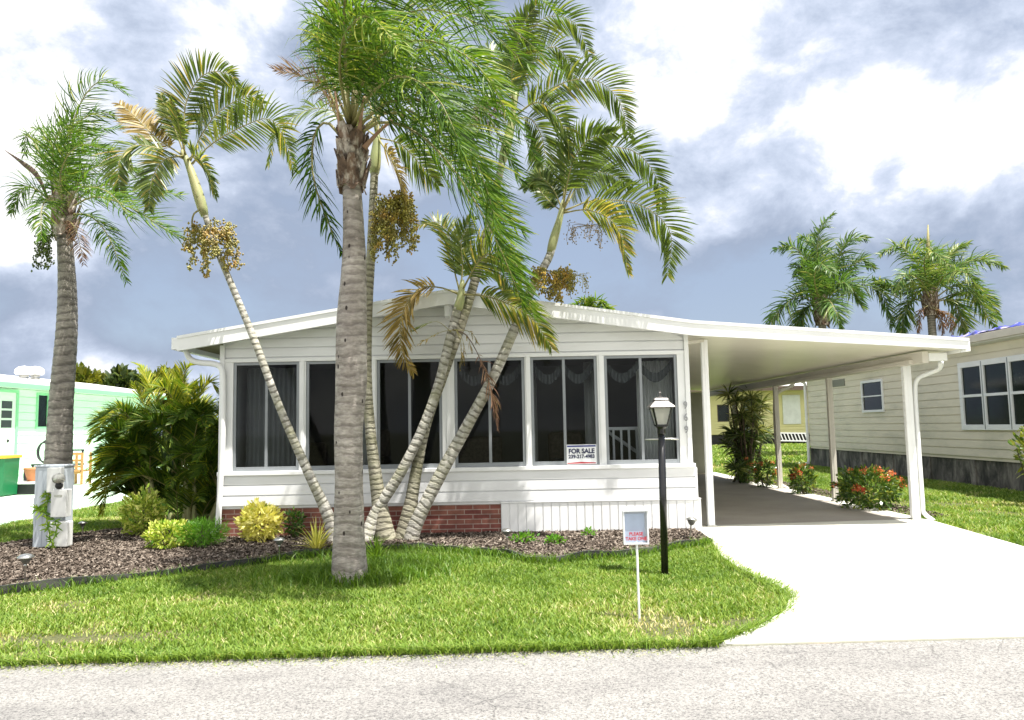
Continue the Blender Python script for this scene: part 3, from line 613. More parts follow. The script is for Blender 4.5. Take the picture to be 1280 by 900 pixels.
for sx in (-1, 1):
    for sy in (-1, 1): mb.obox((xt+sx*bw, LY+sy*bw, zb), (xt+sx*tw, LY+sy*tw, zb+h), .016, .016)
for sx in (-1, 1):
    mb.obox((xt+sx*bw, LY-bw, zb), (xt+sx*bw, LY+bw, zb), .016, .02); mb.obox((xt-bw, LY+sx*bw, zb), (xt+bw, LY+sx*bw, zb), .016, .02)
mb.build('lantern_frame', black_metal, LPt)
q = .006; mb = MB()
for s in (-1, 1):
    mb.poly([(xt-bw+q, LY+s*bw, zb), (xt+bw-q, LY+s*bw, zb), (xt+tw-q, LY+s*tw, zb+h), (xt-tw+q, LY+s*tw, zb+h)], (0, s*-.003, 0))
    mb.poly([(xt+s*bw, LY-bw+q, zb), (xt+s*bw, LY+bw-q, zb), (xt+s*tw, LY+tw-q, zb+h), (xt+s*tw, LY-tw+q, zb+h)], (s*-.003, 0, 0))
mb.build('lantern_glass', lantern_glass, LPt)
mb = MB(); rr = [(a_*.78, b_*.78) for a_, b_ in [(.175, -.012), (.178, 0), (.13, .05), (.095, .085), (.09, .10), (.10, .105), (.085, .125), (.03, .145), (.012, .15), (.012, .19), (.018, .2), (.012, .212), (.004, .24)]]
V = [];
zz = zb+h
rings = []
for r_, dz in rr:
    rings.append([mb.b.verts.new((xt+r_*sx, LY+r_*sy, zz+dz)) for sx, sy in ((-1, -1), (1, -1), (1, 1), (-1, 1))])
for A, B in zip(rings, rings[1:]):
    for i in range(4): mb.b.faces.new((A[i], A[(i+1) % 4], B[(i+1) % 4], B[i]))
mb.b.faces.new(rings[0][::-1]); mb.b.faces.new(rings[-1]); mb.build('lantern_cap', simple('tarnished_pewter', (.20, .19, .18), .4, .6, 14, metal=.6), LPt)
MB().lathe((xt, LY, zb), [(.013, 0), (.013, .05), (.03, .075), (.036, .11), (.028, .14), (.0, .155)], 16).build('bulb', simple('frosted_bulb', (.9, .88, .82), .3), LPt, True)
# ------------------------------------------------------------------ flyer box on a stake
ib = G(799, 768); iy = float(ib[1]); tl = P(778, 635, iy); br = P(811, 680, iy)
IB = thing('flyer_box', 'small white flyer box lettered in red on a thin white stake in the lawn', 'flyer box', (ib[0], iy, -.05))
sx0, sx1, sz0, sz1 = float(tl[0]), float(br[0]), float(br[2]), float(tl[2]); mx_ = (sx0+sx1)/2
MB().tube([(float(ib[0]), iy, -.06), (mx_+.005, iy, sz0+.02)], .0105, 6).build('stake', white_paint, IB)
mb = MB(); mb.box(sx0, sx1, iy+.02, iy+.025, sz0, sz1-.01, .001).box(sx0, sx0+.012, iy-.018, iy+.02, sz0, sz1-.012, .001).box(sx1-.012, sx1, iy-.018, iy+.02, sz0, sz1-.012, .001).box(sx0+.012, sx1-.012, iy-.018, iy+.02, sz0, sz0+.012, .001)
mb.build('case', sign_white, IB); mb = MB(); mb.poly([(sx0-.004, iy+.027, sz1-.012), (sx0-.004, iy-.026, sz1-.028), (sx0-.004, iy-.026, sz1-.012), (sx0-.004, iy+.027, sz1+.008)], (sx1-sx0+.008, 0, 0)); mb.build('lid', sign_white, IB)
MB().box(sx0+.015, sx1-.03, iy+.008, iy+.012, sz0+.014, sz1-.05).build('flyer', paper_m, IB)
MB().box(sx0+.0125, sx1-.0125, iy-.0145, iy-.0125, sz0+.0125, sz1-.03).build('cover', clear, IB)
text('lettering', 'PLEASE\nTAKE ONE', .040, (mx_, iy-.016, sz0+.068), red_ink, IB, .0006, bold=.0012, sx=.95)
# ------------------------------------------------------------------ solar path lights
def solar(px, py, label, h=.30, tilt=(0, 0), s=1.0, first=[None]):
    p = G(px, py); z = 0.0
    if first[0] is None:
        t = thing('path_light', label, 'garden light', (0, 0, 0), 'solar lights along the mulch bed')
        MB().lathe((0, 0, 0), [(.008, -.03), (.009, .0), (.009, .15), (.014, .155), (.014, .175)], 10).build('stake', steel, t, True)
        MB().lathe((0, 0, 0), [(.014, .175), (.032, .19), (.052, .225), (.05, .24)], 14).build('lens', simple('smoked_lens', (.16, .16, .15), .2, .5, 30), t, True)
        MB().lathe((0, 0, 0), [(.072, .235), (.074, .242), (.05, .262), (.03, .268), (0, .27)], 16).build('cap', steel, t, True); first[0] = t; r = t
    else:
        r = first[0].copy(); COL.objects.link(r); r['label'] = label
        for ch in first[0].children: c = ch.copy(); COL.objects.link(c); c.parent = r
    r.location = (p[0], p[1], z); r.rotation_euler = (R(tilt[0]), R(tilt[1]), random.random()*0.1); r.scale = (s, s, s)
solar(31, 728, 'steel solar path light at the left front corner of the mulch', s=1.15, tilt=(3, 2))
solar(103, 671, 'small solar light in the shade to the right of the utility pedestal', s=.9)
solar(349, 699, 'solar path light in mulch just right of the yellow croton', s=1.0)
solar(634, 688, 'solar path light in front of the left end of the white ribbed skirt', s=1.05)
solar(856, 660, 'tilted solar light nearest the corner of the white ribbed skirt', s=1.1, tilt=(8, -12))
solar(862, 675, 'tilted solar light on the bed corner next to the driveway', s=1.15, tilt=(-6, 10))
# ------------------------------------------------------------------ utility pedestal
ub = G(63, 686); uy = float(ub[1]); UX0 = float(P(42, 640, uy)[0]); UX1 = float(P(79, 640, uy)[0]); UZ = float(P(60, 584, uy)[2])
U = thing('utility_pedestal', 'grey metal electric pedestal with a round meter at the left end of the mulch bed', 'meter box', (ub[0], uy, 0))
xm = float(P(62, 640, uy)[0])
mb = MB(); mb.box(UX0, UX1-.01, uy, uy+.26, -.02, UZ, .008); mb.box(UX0-.02, UX0, uy+.02, uy+.2, .35, .72, .004)
mb.box(UX0+.03, UX0+.036, uy-.006, uy, .02, UZ-.03).box(UX0+.12, UX0+.126, uy-.006, uy, .02, UZ-.03).box(UX0+.2, UX0+.206, uy-.006, uy, .02, UZ-.03); mb.build('cabinet', util_grey, U)
mb = MB(); mb.box(UX0-.01, UX1, uy-.012, uy+.27, UZ+.001, UZ+.03, .006); mb.build('top_cap', util_grey, U)
mb = MB(); mb.box(xm, UX1, uy-.10, uy-.001, .80, UZ-.005, .008); mb.build('meter_panel', util_white, U)
mc = P(75, 598, uy-.1); mo = MB().lathe((mc[0], uy-.10, mc[2]), [(.078, 0), (.078, -.02), (.066, -.03), (.064, -.09), (.045, -.115), (0, -.12)], 22, 'Y').build('meter', lantern_glass, U, True)
MB().lathe((mc[0], uy-.10, mc[2]), [(.05, -.001), (.05, -.06), (0, -.065)], 18, 'Y').build('meter_dial', steel, mo, True)
MB().lathe((mc[0]+.0, uy-.10, mc[2]-.1), [(.05, 0), (.05, -.03), (0, -.035)], 16, 'Y').build('conduit_knockout', dark_m, U, True)
a = P(66, 612, uy-.1); b = P(84, 646, uy-.1); mb = MB(); mb.box(a[0], b[0], uy-.14, uy-.001, b[2], a[2], .008); mb.build('breaker_box', util_white, U)
MB().box(a[0]+.05, b[0]-.06, uy-.143, uy-.1405, a[2]-.10, a[2]-.07).build('label_plate', steel, U)
a = P(62, 652, uy-.1); b = P(86, 683, uy-.1); mb = MB(); mb.box(a[0], b[0], uy-.15, uy-.001, max(b[2], .0), a[2], .015); mb.build('lower_box', util_white, U)

# ------------------------------------------------------------------ foliage builders
def ribbons(P0, D0, S0, Ln, Wd, bend, segs=4, tint=None):
    """many curved tapering leaflets. P0 base, D0 direction, S0 width direction; bend (n,3) added progressively."""
    n = len(P0); prof = [0.35, 1.0, .95, .65, .06] if segs == 4 else [0.5, 1.0, .6, .05]
    p = P0.copy(); rows = []
    for k in range(segs+1):
        w = (Wd*prof[k]/2)[:, None]*S0; rows += [p-w, p+w]
        d = D0+bend*((k+.6)/segs)**1.3; d /= np.linalg.norm(d, axis=1)[:, None]; p = p+d*(Ln/segs)[:, None]
    V = np.stack(rows, 1).reshape(-1, 3); st = 2*(segs+1); b = np.arange(n)[:, None]*st
    Fc = np.concatenate([b+np.array([2*k, 2*k+1, 2*k+3, 2*k+2]) for k in range(segs)]); return V, Fc, np.repeat(tint if tint is not None else rng.random(n), st)
def frond(ctrl, parent, m, nl=70, L=.5, wd=.022, bend=(0.0, 0, -.6), plume=.25, lift=.25, fwd=.55, stem=.16, rad=.012, tint=(0.5, .2), pm=None, jit=.12, name='frond', two=True, sides=(-1, 1), roll=0.0):
    pts = spline(ctrl, 26); seg = np.linalg.norm(np.diff(pts, axis=0), axis=1); cum = np.concatenate([[0], np.cumsum(seg)]); tot = cum[-1]
    t = np.linspace(stem, .995, nl); Ps = []; Ds = []; Ss = []; Ls = []
    base = []
    for side in sides:
        tt = np.clip(t+rng.normal(0, .004, nl), 0, 1)*tot; p = np.stack([np.interp(tt, cum, pts[:, i]) for i in range(3)], 1)
        q = np.stack([np.interp(np.minimum(tt+.02*tot, tot+.0), cum, pts[:, i]) for i in range(3)], 1); q2 = np.stack([np.interp(tt-.02*tot, cum, pts[:, i]) for i in range(3)], 1)
        T = q-q2; T /= np.linalg.norm(T, axis=1)[:, None]; z = np.array([0, 0, 1.]); Sd = np.cross(T, z); nn = np.linalg.norm(Sd, axis=1)
        mean = np.cross(pts[-1]-pts[0], z); mean /= max(np.linalg.norm(mean), 1e-6); Sd = Sd+mean*.35; Sd /= np.linalg.norm(Sd, axis=1)[:, None]; U_ = np.cross(Sd, T); Sd, U_ = math.cos(roll)*Sd+math.sin(roll)*U_, math.cos(roll)*U_-math.sin(roll)*Sd
        u = (t-stem)/(1-stem); prof = (0.45+.55*np.sin(np.pi*np.clip(u*1.05+.08, 0, 1)))*(1-.35*u**3)
        el = lift+rng.normal(0, plume, nl)
        D = Sd*side*np.cos(el)[:, None]+U_*np.sin(el)[:, None]+T*(fwd+.5*u+rng.normal(0, .08, nl))[:, None]+rng.normal(0, jit, (nl, 3)); D /= np.linalg.norm(D, axis=1)[:, None]
        Ps.append(p); Ds.append(D); Ss.append((T+U_*rng.normal(0, .35, nl)[:, None])); Ls.append(L*prof*(.85+.3*rng.random(nl)))
    P0 = np.concatenate(Ps); D0 = np.concatenate(Ds); S0 = np.concatenate(Ss); Ln = np.concatenate(Ls)
    S0 -= D0*np.sum(S0*D0, 1)[:, None]; S0 /= np.linalg.norm(S0, axis=1)[:, None]
    n = len(P0); B = np.tile(np.array(bend, float), (n, 1))*(0.7+.6*rng.random(n))[:, None]
    V, Fc, ti = ribbons(P0, D0, S0, Ln, np.full(n, wd)*(.8+.4*rng.random(n)), B, 4, np.clip(rng.normal(tint[0], tint[1], n), 0, 1))
    fo = npmesh(name, V, Fc, m, parent, tint=ti)
    MB().tube(pts[::2], [max(rad*(1-.85*i/12)*(1.6 if i == 0 else 1), .002) for i in range(13)], 6).build('rachis', pm or petiole_m, fo, True)
    return fo
def trunk(name, ctrl, radii, m, parent, n=18, rings=120, ridge=.015, freq=11):
    pts = spline(ctrl, rings); seg = np.linalg.norm(np.diff(pts, axis=0), axis=1); cum = np.concatenate([[0], np.cumsum(seg)])
    rk = np.linspace(0, 1, len(radii)); V = []; UV = []; Fc = []
    for i, p in enumerate(pts):
        d = pts[min(i+1, rings-1)]-pts[max(i-1, 0)]; d /= np.linalg.norm(d); X = np.array([1., 0, 0])-d*d[0]; X /= np.linalg.norm(X); Y = np.cross(d, X)
        r0 = np.interp(cum[i]/cum[-1], rk, radii); r0 *= 1+ridge*((cum[i]*freq) % 1)+rng.normal(0, .004)
        for k in range(n+1):
            a = 2*math.pi*k/n; V.append(p+(X*math.cos(a)+Y*math.sin(a))*r0*(1+.03*math.sin(2*a+cum[i]*2)+.02*math.sin(5*a+cum[i]))); UV.append((k/n, cum[i]))
    for i in range(rings-1):
        for k in range(n): a = i*(n+1)+k; Fc.append((a, a+1, a+n+2, a+n+1))
    return npmesh(name, V, Fc, m, parent, True, uv=UV)
def berries(name, c, ext, n, parent, m, strands=26, r=.012, hang=.5):
    mb = MB(); c = np.array(c, float)
    for s in range(strands):
        a = rng.random()*2*np.pi; rr = rng.random()**.5; e = c+np.array([math.cos(a)*ext[0]*rr, math.sin(a)*ext[0]*rr, -ext[1]*(rng.random()*1.3-.35)])
        mid = (c+np.array([0, 0, ext[1]*.5]) + e)/2+np.array([math.cos(a)*ext[0]*.35, math.sin(a)*ext[0]*.3, ext[1]*.25]); pp = spline([c+np.array([0, 0, ext[1]*.5]), mid, e, e-np.array([0, 0, hang*ext[1]*.6*rng.random()])], 9); mb.tube(pp, .0035, 3)
        for k in range(n):
            u = .35+.65*rng.random(); q = pp[min(int(u*8), 8)]+rng.normal(0, .028, 3); rad = r*(.7+.6*rng.random())
            v = [mb.b.verts.new(Vector(tuple(q+rad*np.array(o)))) for o in ((1, 0, 0), (-1, 0, 0), (0, 1, 0), (0, -1, 0), (0, 0, 1.2), (0, 0, -1.2))]
            for f in ((0, 2, 4), (2, 1, 4), (1, 3, 4), (3, 0, 4), (2, 0, 5), (1, 2, 5), (3, 1, 5), (0, 3, 5)): mb.b.faces.new([v[i] for i in f])
    return mb.build(name, m, parent)
def C(Y, *pts):          # measured control points; optional third entry is a depth offset
    return [P(p[0], p[1], Y+(p[2] if len(p) > 2 else 0)) for p in pts]
def boots(name, c0, c1, r, parent, n=34):       # fibrous leaf bases under the crown
    mb = MB(); c0 = np.array(c0); c1 = np.array(c1); ax = c1-c0; L_ = np.linalg.norm(ax)
    mb.tube([c0, c0+ax*.3, c0+ax*.6, c1], [r*.95, r*1.18, r*1.05, r*.55], 14)
    for i in range(n):
        u = i/n; a = i*2.4+rng.random()*.3; o = np.array([math.cos(a), math.sin(a), 0]); b0 = c0+ax*u*.85+o*r*(.95-.3*u); h = L_*(.30+.25*rng.random()); w = r*(.50+.3*rng.random())
        t = np.array([-math.sin(a), math.cos(a), 0]); e = b0+np.array([0, 0, h])+o*r*(.30+.5*rng.random())
        mb.poly([b0-t*w, b0+t*w, e+t*w*.35, e-t*w*.35], tuple(o*-.02))
        if u < .2: e2 = b0-np.array([0, 0, h*.28])+o*r*.25; mb.poly([b0-t*w*.8, e2-t*w*.2, e2+t*w*.3, b0+t*w*.8], tuple(o*-.015))
    return mb.build(name, boot_m, parent)

# ------------------------------------------------------------------ big queen palm
Y = 8.40; tb = G(437, 722)
QP = thing('queen_palm', 'tall grey trunked palm in the middle of the lawn with windblown green fronds', 'palm tree', (tb[0], Y, -.05))
trunk('trunk', [(tb[0], Y, -.1)]+C(Y, (436, 690), (436, 600), (435.5, 540), (439, 480), (440, 400), (443, 320), (440, 228)), [.20, .162, .150, .158, .178, .172, .140, .116, .104], queen_bark, QP, 24, 200, .013, 9)
boots('leaf_bases', P(440, 234, Y), P(440, 172, Y), .140, QP, 50)
qb = [
 [(430, 175), (408, 153), (392, 172), (392, 225), (415, 290), (428, 318)],
 [(430, 165), (408, 120), (385, 98), (345, 88)],
 [(432, 160), (408, 105), (396, 55), (400, 20), (395, 60, -.3)],
 [(437, 155), (425, 70, .3), (420, -10, .6), (450, -60, .9)],
 [(437, 155), (435, 60, -.3), (465, -20, -.5), (540, -30, -.7), (610, 20, -.8)],
 [(440, 155), (455, 70, .4), (510, 15, .6), (590, 25, .6), (665, 85, .6)],
 [(440, 158), (462, 85, -.4), (520, 50, -.9), (590, 75, -1.2), (640, 150, -1.3)],
 [(441, 160), (470, 105, .2), (530, 85, .4), (600, 130, .6), (650, 225, .7)],
 [(442, 165), (485, 128, -.3), (540, 130, -.7), (590, 190, -1.0), (625, 290, -1.1)],
 [(444, 170), (485, 140, .3), (540, 165, .5), (595, 240, .6), (645, 330, .6), (668, 395, .6)],
 [(444, 172), (480, 152, -.2), (530, 172, -.3), (580, 230, -.3), (625, 310, -.2), (655, 385, -.1)],
 [(440, 155), (450, 20, .3), (500, -50, .5), (600, -60, .6), (700, 20, .7)],
 [(438, 155), (430, 40, -.5), (440, -40, -1.1), (490, -80, -1.6)],
 [(441, 160), (475, 90, .8), (540, 60, 1.5), (620, 110, 1.9), (670, 200, 2.1)],
 [(441, 160), (460, 60, .9), (530, 0, 1.6), (630, 30, 2.0), (700, 90, 2.2)],
 [(437, 158), (425, 95, -.5), (430, 45, -1.1), (460, 20, -1.5), (500, 60, -1.9)],
 [(441, 158), (462, 120, -.6), (500, 95, -1.2), (545, 120, -1.6), (580, 190, -1.8)],
 [(444, 168), (500, 135, .6), (560, 175, 1.0), (610, 245, 1.2), (655, 290, 1.3)],
 [(438, 158), (415, 100, .5), (415, 50, 1.0), (445, 20, 1.4), (480, 60, 1.6)],
]
for i, c in enumerate(qb):
    if i == 1: frond(C(Y, *c), QP, dead_leaf, 60, .42, .012, (-.3, 0, -.2), .3, .3, .6, .25, .016, (.5, .25)); continue
    if i == 0: frond(C(Y, *c), QP, queen_leaf, 90, .42, .020, (.15, 0, -1.0), .45, .1, .5, .18, .020, (.25, .2)); continue
    frond(C(Y, *c), QP, queen_leaf, 150 if i != 2 else 90, .72 if i > 3 else .48, .017, (1.0, -.1, -1.05) if i > 2 else (.1, 0, -1.0), .55, .15, .45, .16, .020, (.30 if i % 3 == 1 else .62 if i % 3 == 0 else .45, .26), jit=.13)
# cut petiole stubs
for (a, b, r_) in (((455, 185), (490, 150), .022), ((425, 165), (418, 108), .014), ((449, 165), (455, 120), .02)):
    MB().tube(spline(C(Y-.1, a, ((a[0]+b[0])/2, (a[1]+b[1])/2-2), b), 8), [r_*1.7, r_*1.4, r_*1.2, r_, r_, r_*.9, r_*.9, r_*.8], 7, .6).build('petiole_stub', simple('tan_petiole', (.42, .25, .15), .6, .3), QP, True)

# ------------------------------------------------------------------ left queen palm
Y = 11.75; tb = G(72, 676)
QL = thing('queen_palm', 'leftmost ringed palm rising behind the grey utility pedestal', 'palm tree', (tb[0], Y, -.05))
trunk('trunk', [(P(69, 640, Y)[0], Y, -.1)]+C(Y, (70, 620), (74, 560), (77, 500), (83, 420), (84, 360), (80, 285)), [.21, .20, .185, .165, .145, .125, .11], grey_bark, QL, 20, 150, .05, 7.5)
boots('leaf_bases', P(79, 295, Y), P(78, 240, Y), .15, QL, 34)
for i, c in enumerate([
 [(80, 262), (84, 190), (100, 130), (128, 100), (160, 118)],
 [(80, 262), (76, 205), (90, 160), (125, 140), (150, 150)],
 [(78, 262), (60, 215), (44, 180), (33, 168), (30, 195)],
 [(79, 262), (76, 215, -.5), (98, 182, -.9), (140, 190, -1.2)],
 [(75, 268), (50, 240), (30, 235), (14, 268)],
 [(85, 262), (118, 246), (160, 258), (205, 285), (232, 300)],
 [(85, 260), (125, 232, .6), (178, 236, 1.0), (228, 244, 1.2)],
 [(85, 268), (112, 270, -.3), (135, 295, -.6), (158, 352, -.7)],
 [(84, 256), (108, 215, .4), (150, 205, .8), (190, 232, 1.0)],
 [(80, 260), (68, 220, -.4), (68, 178, -.8), (88, 150, -1.1)],
 [(82, 262), (100, 235, -.8), (135, 240, -1.5), (165, 275, -1.9)],
 [(80, 260), (88, 200, .8), (108, 165, 1.3), (150, 160, 1.7)],
 [(78, 265), (62, 250, -.6), (52, 262, -1.0), (52, 300, -1.2)],
 [(80, 258), (72, 200, .5), (55, 165, .9), (40, 160, 1.0)]]):
    frond(C(Y, *c), QL, queen_leaf if i != 9 else far_leaf, 90, .60 if i not in (2, 4, 7, 12, 13) else .42, .017, (1.0, 0, -.45) if i not in (2, 4, 7, 12) else (.3, 0, -1.0), .5, .2, .45, .16, .018, (.45, .25), jit=.15)
frond(C(Y, (82, 272), (95, 288, -.2), (105, 330, -.3)), QL, dead_leaf, 40, .3, .014, (0, 0, -.8), .3, .1, .5)
sp = spline(C(Y, (66, 262), (48, 222), (30, 205), (5, 187)), 12); MB().tube(sp, [.012, .014, .02, .03, .04, .045, .045, .04, .03, .02, .012, .003], 8, .4).build('spathe', spathe_m, QL, True)
berries('fruit_cluster', P(55, 305, Y-.3), (.10, .38), 26, QL, fruit_green, 16, .016)

# ------------------------------------------------------------------ thin clustered palms
def rbase(px, py, Y): return (float(P(px, py, Y)[0]), Y, -.05)
thin = dict(wd=.027, fwd=.5, plume=.10, lift=.12, jit=.035, rad=.014, stem=.2, roll=.85)
TL = thing('christmas_palm', 'thin pale ringed palm leaning far left past the first porch window', 'palm tree', rbase(417, 668, 11.0))
Y = 11.0
trunk('trunk', [rbase(418, 672, Y)]+C(Y, (410, 645), (385, 590), (352, 515), (318, 425), (289, 355), (268, 305), (256, 268)), [.10, .072, .062, .056, .052, .048, .045, .042], ring_bark, TL, 16, 150, .03, 11)
MB().tube(spline(C(Y, (256, 270), (247, 240), (238, 212), (228, 188)), 10), [.055, .075, .078, .075, .07, .062, .055, .048, .04, .03], 12).build('crownshaft', shaft_m, TL, True)
for i, (c, m_, L_) in enumerate([
 ([(230, 195), (232, 130), (255, 93), (285, 92), (298, 110)], thin_leaf, .52),
 ([(240, 205), (262, 182), (295, 162), (335, 148), (355, 172), (368, 215)], thin_leaf, .55),
 ([(238, 200), (254, 165, .3), (276, 138, .4), (310, 120, .5), (330, 130, .5)], thin_leaf, .55),
 ([(230, 195), (195, 172), (166, 143), (150, 130)], gold_leaf, .45),
 ([(230, 198), (195, 185, -.3), (165, 183, -.4), (148, 205, -.5), (150, 240, -.5)], thin_leaf, .5),
 ([(230, 192), (214, 150), (200, 118)], thin_leaf, .28),
 ([(234, 200), (245, 195, -.3), (258, 212, -.4), (270, 245, -.4)], thin_leaf, .45),
 ([(230, 195), (205, 200, -.5), (190, 225, -.6), (186, 262, -.6)], thin_leaf, .4),
 ([(232, 195), (222, 150, -.5), (215, 125, -.9)], thin_leaf, .28)]):
    frond(C(Y, *c), TL, m_, 70, L_*.92, bend=(.15, 0, -.5), tint=(.55, .25), **thin)
berries('fruit_cluster', P(262, 305, Y-.1), (.42, .42), 34, TL, fruit_m, 42, .017)
MB().tube(spline(C(Y-.1, (250, 262), (242, 268), (240, 282), (244, 300)), 8), .014, 6).build('fruit_stalk', petiole_m, TL, True)

Y = 11.1
TB = thing('christmas_palm', 'thin palm standing just right of the big trunk with a large olive fruit bunch', 'palm tree', rbase(480, 672, Y))
trunk('trunk', [rbase(484, 677, Y)]+C(Y, (478, 655), (470, 600), (463, 540), (459, 470), (460, 390), (464, 310), (468, 215)), [.16, .10, .08, .072, .068, .066, .066, .062, .06], ring_bark2, TB, 16, 150, .03, 12)
MB().tube(spline(C(Y, (468, 217), (470, 190), (472, 165)), 8), [.07, .085, .085, .08, .07, .06, .05, .035], 12).build('crownshaft', shaft_m, TB, True)
for c, m_ in [([(472, 170), (480, 120, .4), (510, 95, .7), (545, 110, .8)], thin_leaf), ([(472, 172), (500, 180), (525, 205), (548, 232)], thin_leaf), ([(471, 170), (455, 110, .5), (420, 90, .8), (390, 110, .9)], thin_leaf),
              ([(472, 172), (440, 150, .4), (395, 135, .5), (350, 160, .5), (335, 205, .5)], thin_leaf), ([(472, 172), (490, 200, -.3), (500, 225, -.4), (505, 260, -.4)], gold_leaf), ([(472, 172), (470, 120, .5), (475, 70, .8)], thin_leaf)]:
    frond(C(Y, *c), TB, m_, 60, .50, bend=(.2, 0, -.7), tint=(.5, .25), **thin)
berries('fruit_cluster', P(492, 270, Y-.2), (.34, .48), 44, TB, fruit_m, 56, .016, .7)
berries('fruit_cluster', P(478, 290, Y-.1), (.20, .42), 30, TB, fruit_m, 24, .016, .7)

Y = 11.05
TS = thing('christmas_palm', 'short thin palm leaning right with a yellowed drooping frond before the gable', 'palm tree', rbase(455, 668, 10.9))
trunk('trunk', [rbase(455, 671, 10.9)]+C(Y, (470, 640), (500, 592), (526, 540), (548, 480), (563, 420), (572, 385)), [.095, .08, .073, .07, .068, .066, .06], ring_bark, TS, 16, 140, .03, 12)
MB().tube(spline(C(Y, (572, 388), (576, 372), (578, 350)), 6), [.062, .07, .066, .055, .045, .03], 12).build('crownshaft', shaft_m, TS, True)
frond(C(Y, (575, 368), (548, 359), (522, 362), (502, 395), (502, 440), (516, 465)), TS, gold_leaf, 80, .48, .030, (-.15, 0, -.4), .1, .1, .5, .2, .014, (.55, .25), name='frond', roll=.8)['label'] = 'yellowed drooping frond'
frond(C(Y, (575, 365), (568, 338), (563, 300), (545, 278), (521, 282)), TS, thin_leaf, 60, .42, bend=(.2, 0, -.3), tint=(.75, .2), **thin)
frond(C(Y, (576, 365), (578, 332), (577, 300), (590, 272)), TS, thin_leaf, 50, .42, bend=(.3, 0, -.4), tint=(.55, .2), **thin)
frond(C(Y, (576, 368), (606, 370, -.2), (640, 382, -.3), (668, 402, -.4), (690, 436, -.4)), TS, thin_leaf, 76, .56, bend=(.25, 0, -1.0), tint=(.7, .25), **thin)
frond(C(Y, (577, 365), (592, 340, .2), (615, 332, .3), (635, 350, .3), (650, 385, .3)), TS, thin_leaf, 60, .5, bend=(.5, 0, -.7), tint=(.6, .25), **thin)
frond(C(Y, (577, 364), (600, 325, -.3), (625, 315, -.5), (650, 335, -.6)), TS, thin_leaf, 60, .5, bend=(.5, 0, -.7), tint=(.6, .25), **thin)
frond(C(Y, (566, 412, -.1), (584, 420, -.15), (603, 455, -.2), (615, 492, -.2), (622, 535, -.2)), TS, dead_leaf, 70, .30, .016, (0, 0, -1.4), .3, .1, .4, .35, .010, (.5, .25), pm=spathe_m)['label'] = 'dead brown hanging frond'
frond(C(Y, (564, 415, -.1), (545, 402, -.1), (515, 413, -.1)), TS, thin_leaf, 6, .2, .03, (0, 0, -.2), .1, .1, 1.6, .5, .006, (.5, .2))
for e in ((590, 440), (580, 455), (575, 462), (598, 430), (520, 432)):
    frond(C(Y-.12, (570, 412), ((570+e[0])/2+4, (412+e[1])/2-6), e), TS, gold_leaf, 9, .14, .016, (0, 0, -1.2), .3, .1, .5, .4, .006, (.4, .25), name='flower_stalk')

Y = 11.2
TU = thing('christmas_palm', 'tallest thin palm of the clump with its crown high behind the windblown fronds', 'palm tree', rbase(503, 672, Y))
trunk('trunk', [rbase(505, 676, Y)]+C(Y, (512, 640), (520, 590), (533, 530), (556, 465), (582, 390), (602, 320), (618, 250), (628, 200)), [.16, .09, .076, .07, .068, .067, .066, .064, .06, .055], ring_bark2, TU, 16, 160, .03, 12)
MB().tube(spline(C(Y, (628, 202), (634, 178), (641, 145), (645, 110)), 9), [.06, .078, .08, .075, .068, .058, .045, .035, .02], 12).build('crownshaft', shaft_m, TU, True)
for c, m_, L_ in [([(643, 145), (644, 105), (653, 58), (680, 22), (718, 28), (738, 72)], thin_leaf, .55), ([(643, 142), (655, 95, .4), (688, 58, .6), (712, 78, .7), (716, 110, .7)], thin_leaf, .5),
                  ([(643, 146), (668, 126), (705, 103), (745, 100), (775, 128), (786, 172)], thin_leaf, .55), ([(643, 146), (672, 128, -.4), (700, 150, -.6), (715, 200, -.7)], thin_leaf, .52),
                  ([(642, 146), (612, 128), (590, 148), (580, 195)], thin_leaf, .5), ([(643, 148), (665, 150, .4), (680, 182, .6), (680, 235, .6)], thin_leaf, .5), ([(643, 142), (632, 90, .3), (610, 60, .4), (585, 75, .5)], thin_leaf, .5),
                  ([(643, 142), (640, 90, -.3), (655, 30, -.5), (672, 5, -.6)], thin_leaf, .45)]:
    frond(C(Y, *c), TU, m_, 74, L_*.98, bend=(.3, 0, -.55), tint=(.45, .25), **thin)
berries('fruit_cluster', P(612, 140, Y-.3), (.26, .30), 16, TU, simple('dry_flower_twigs', (.33, .24, .14), .8, .5), 30, .012)

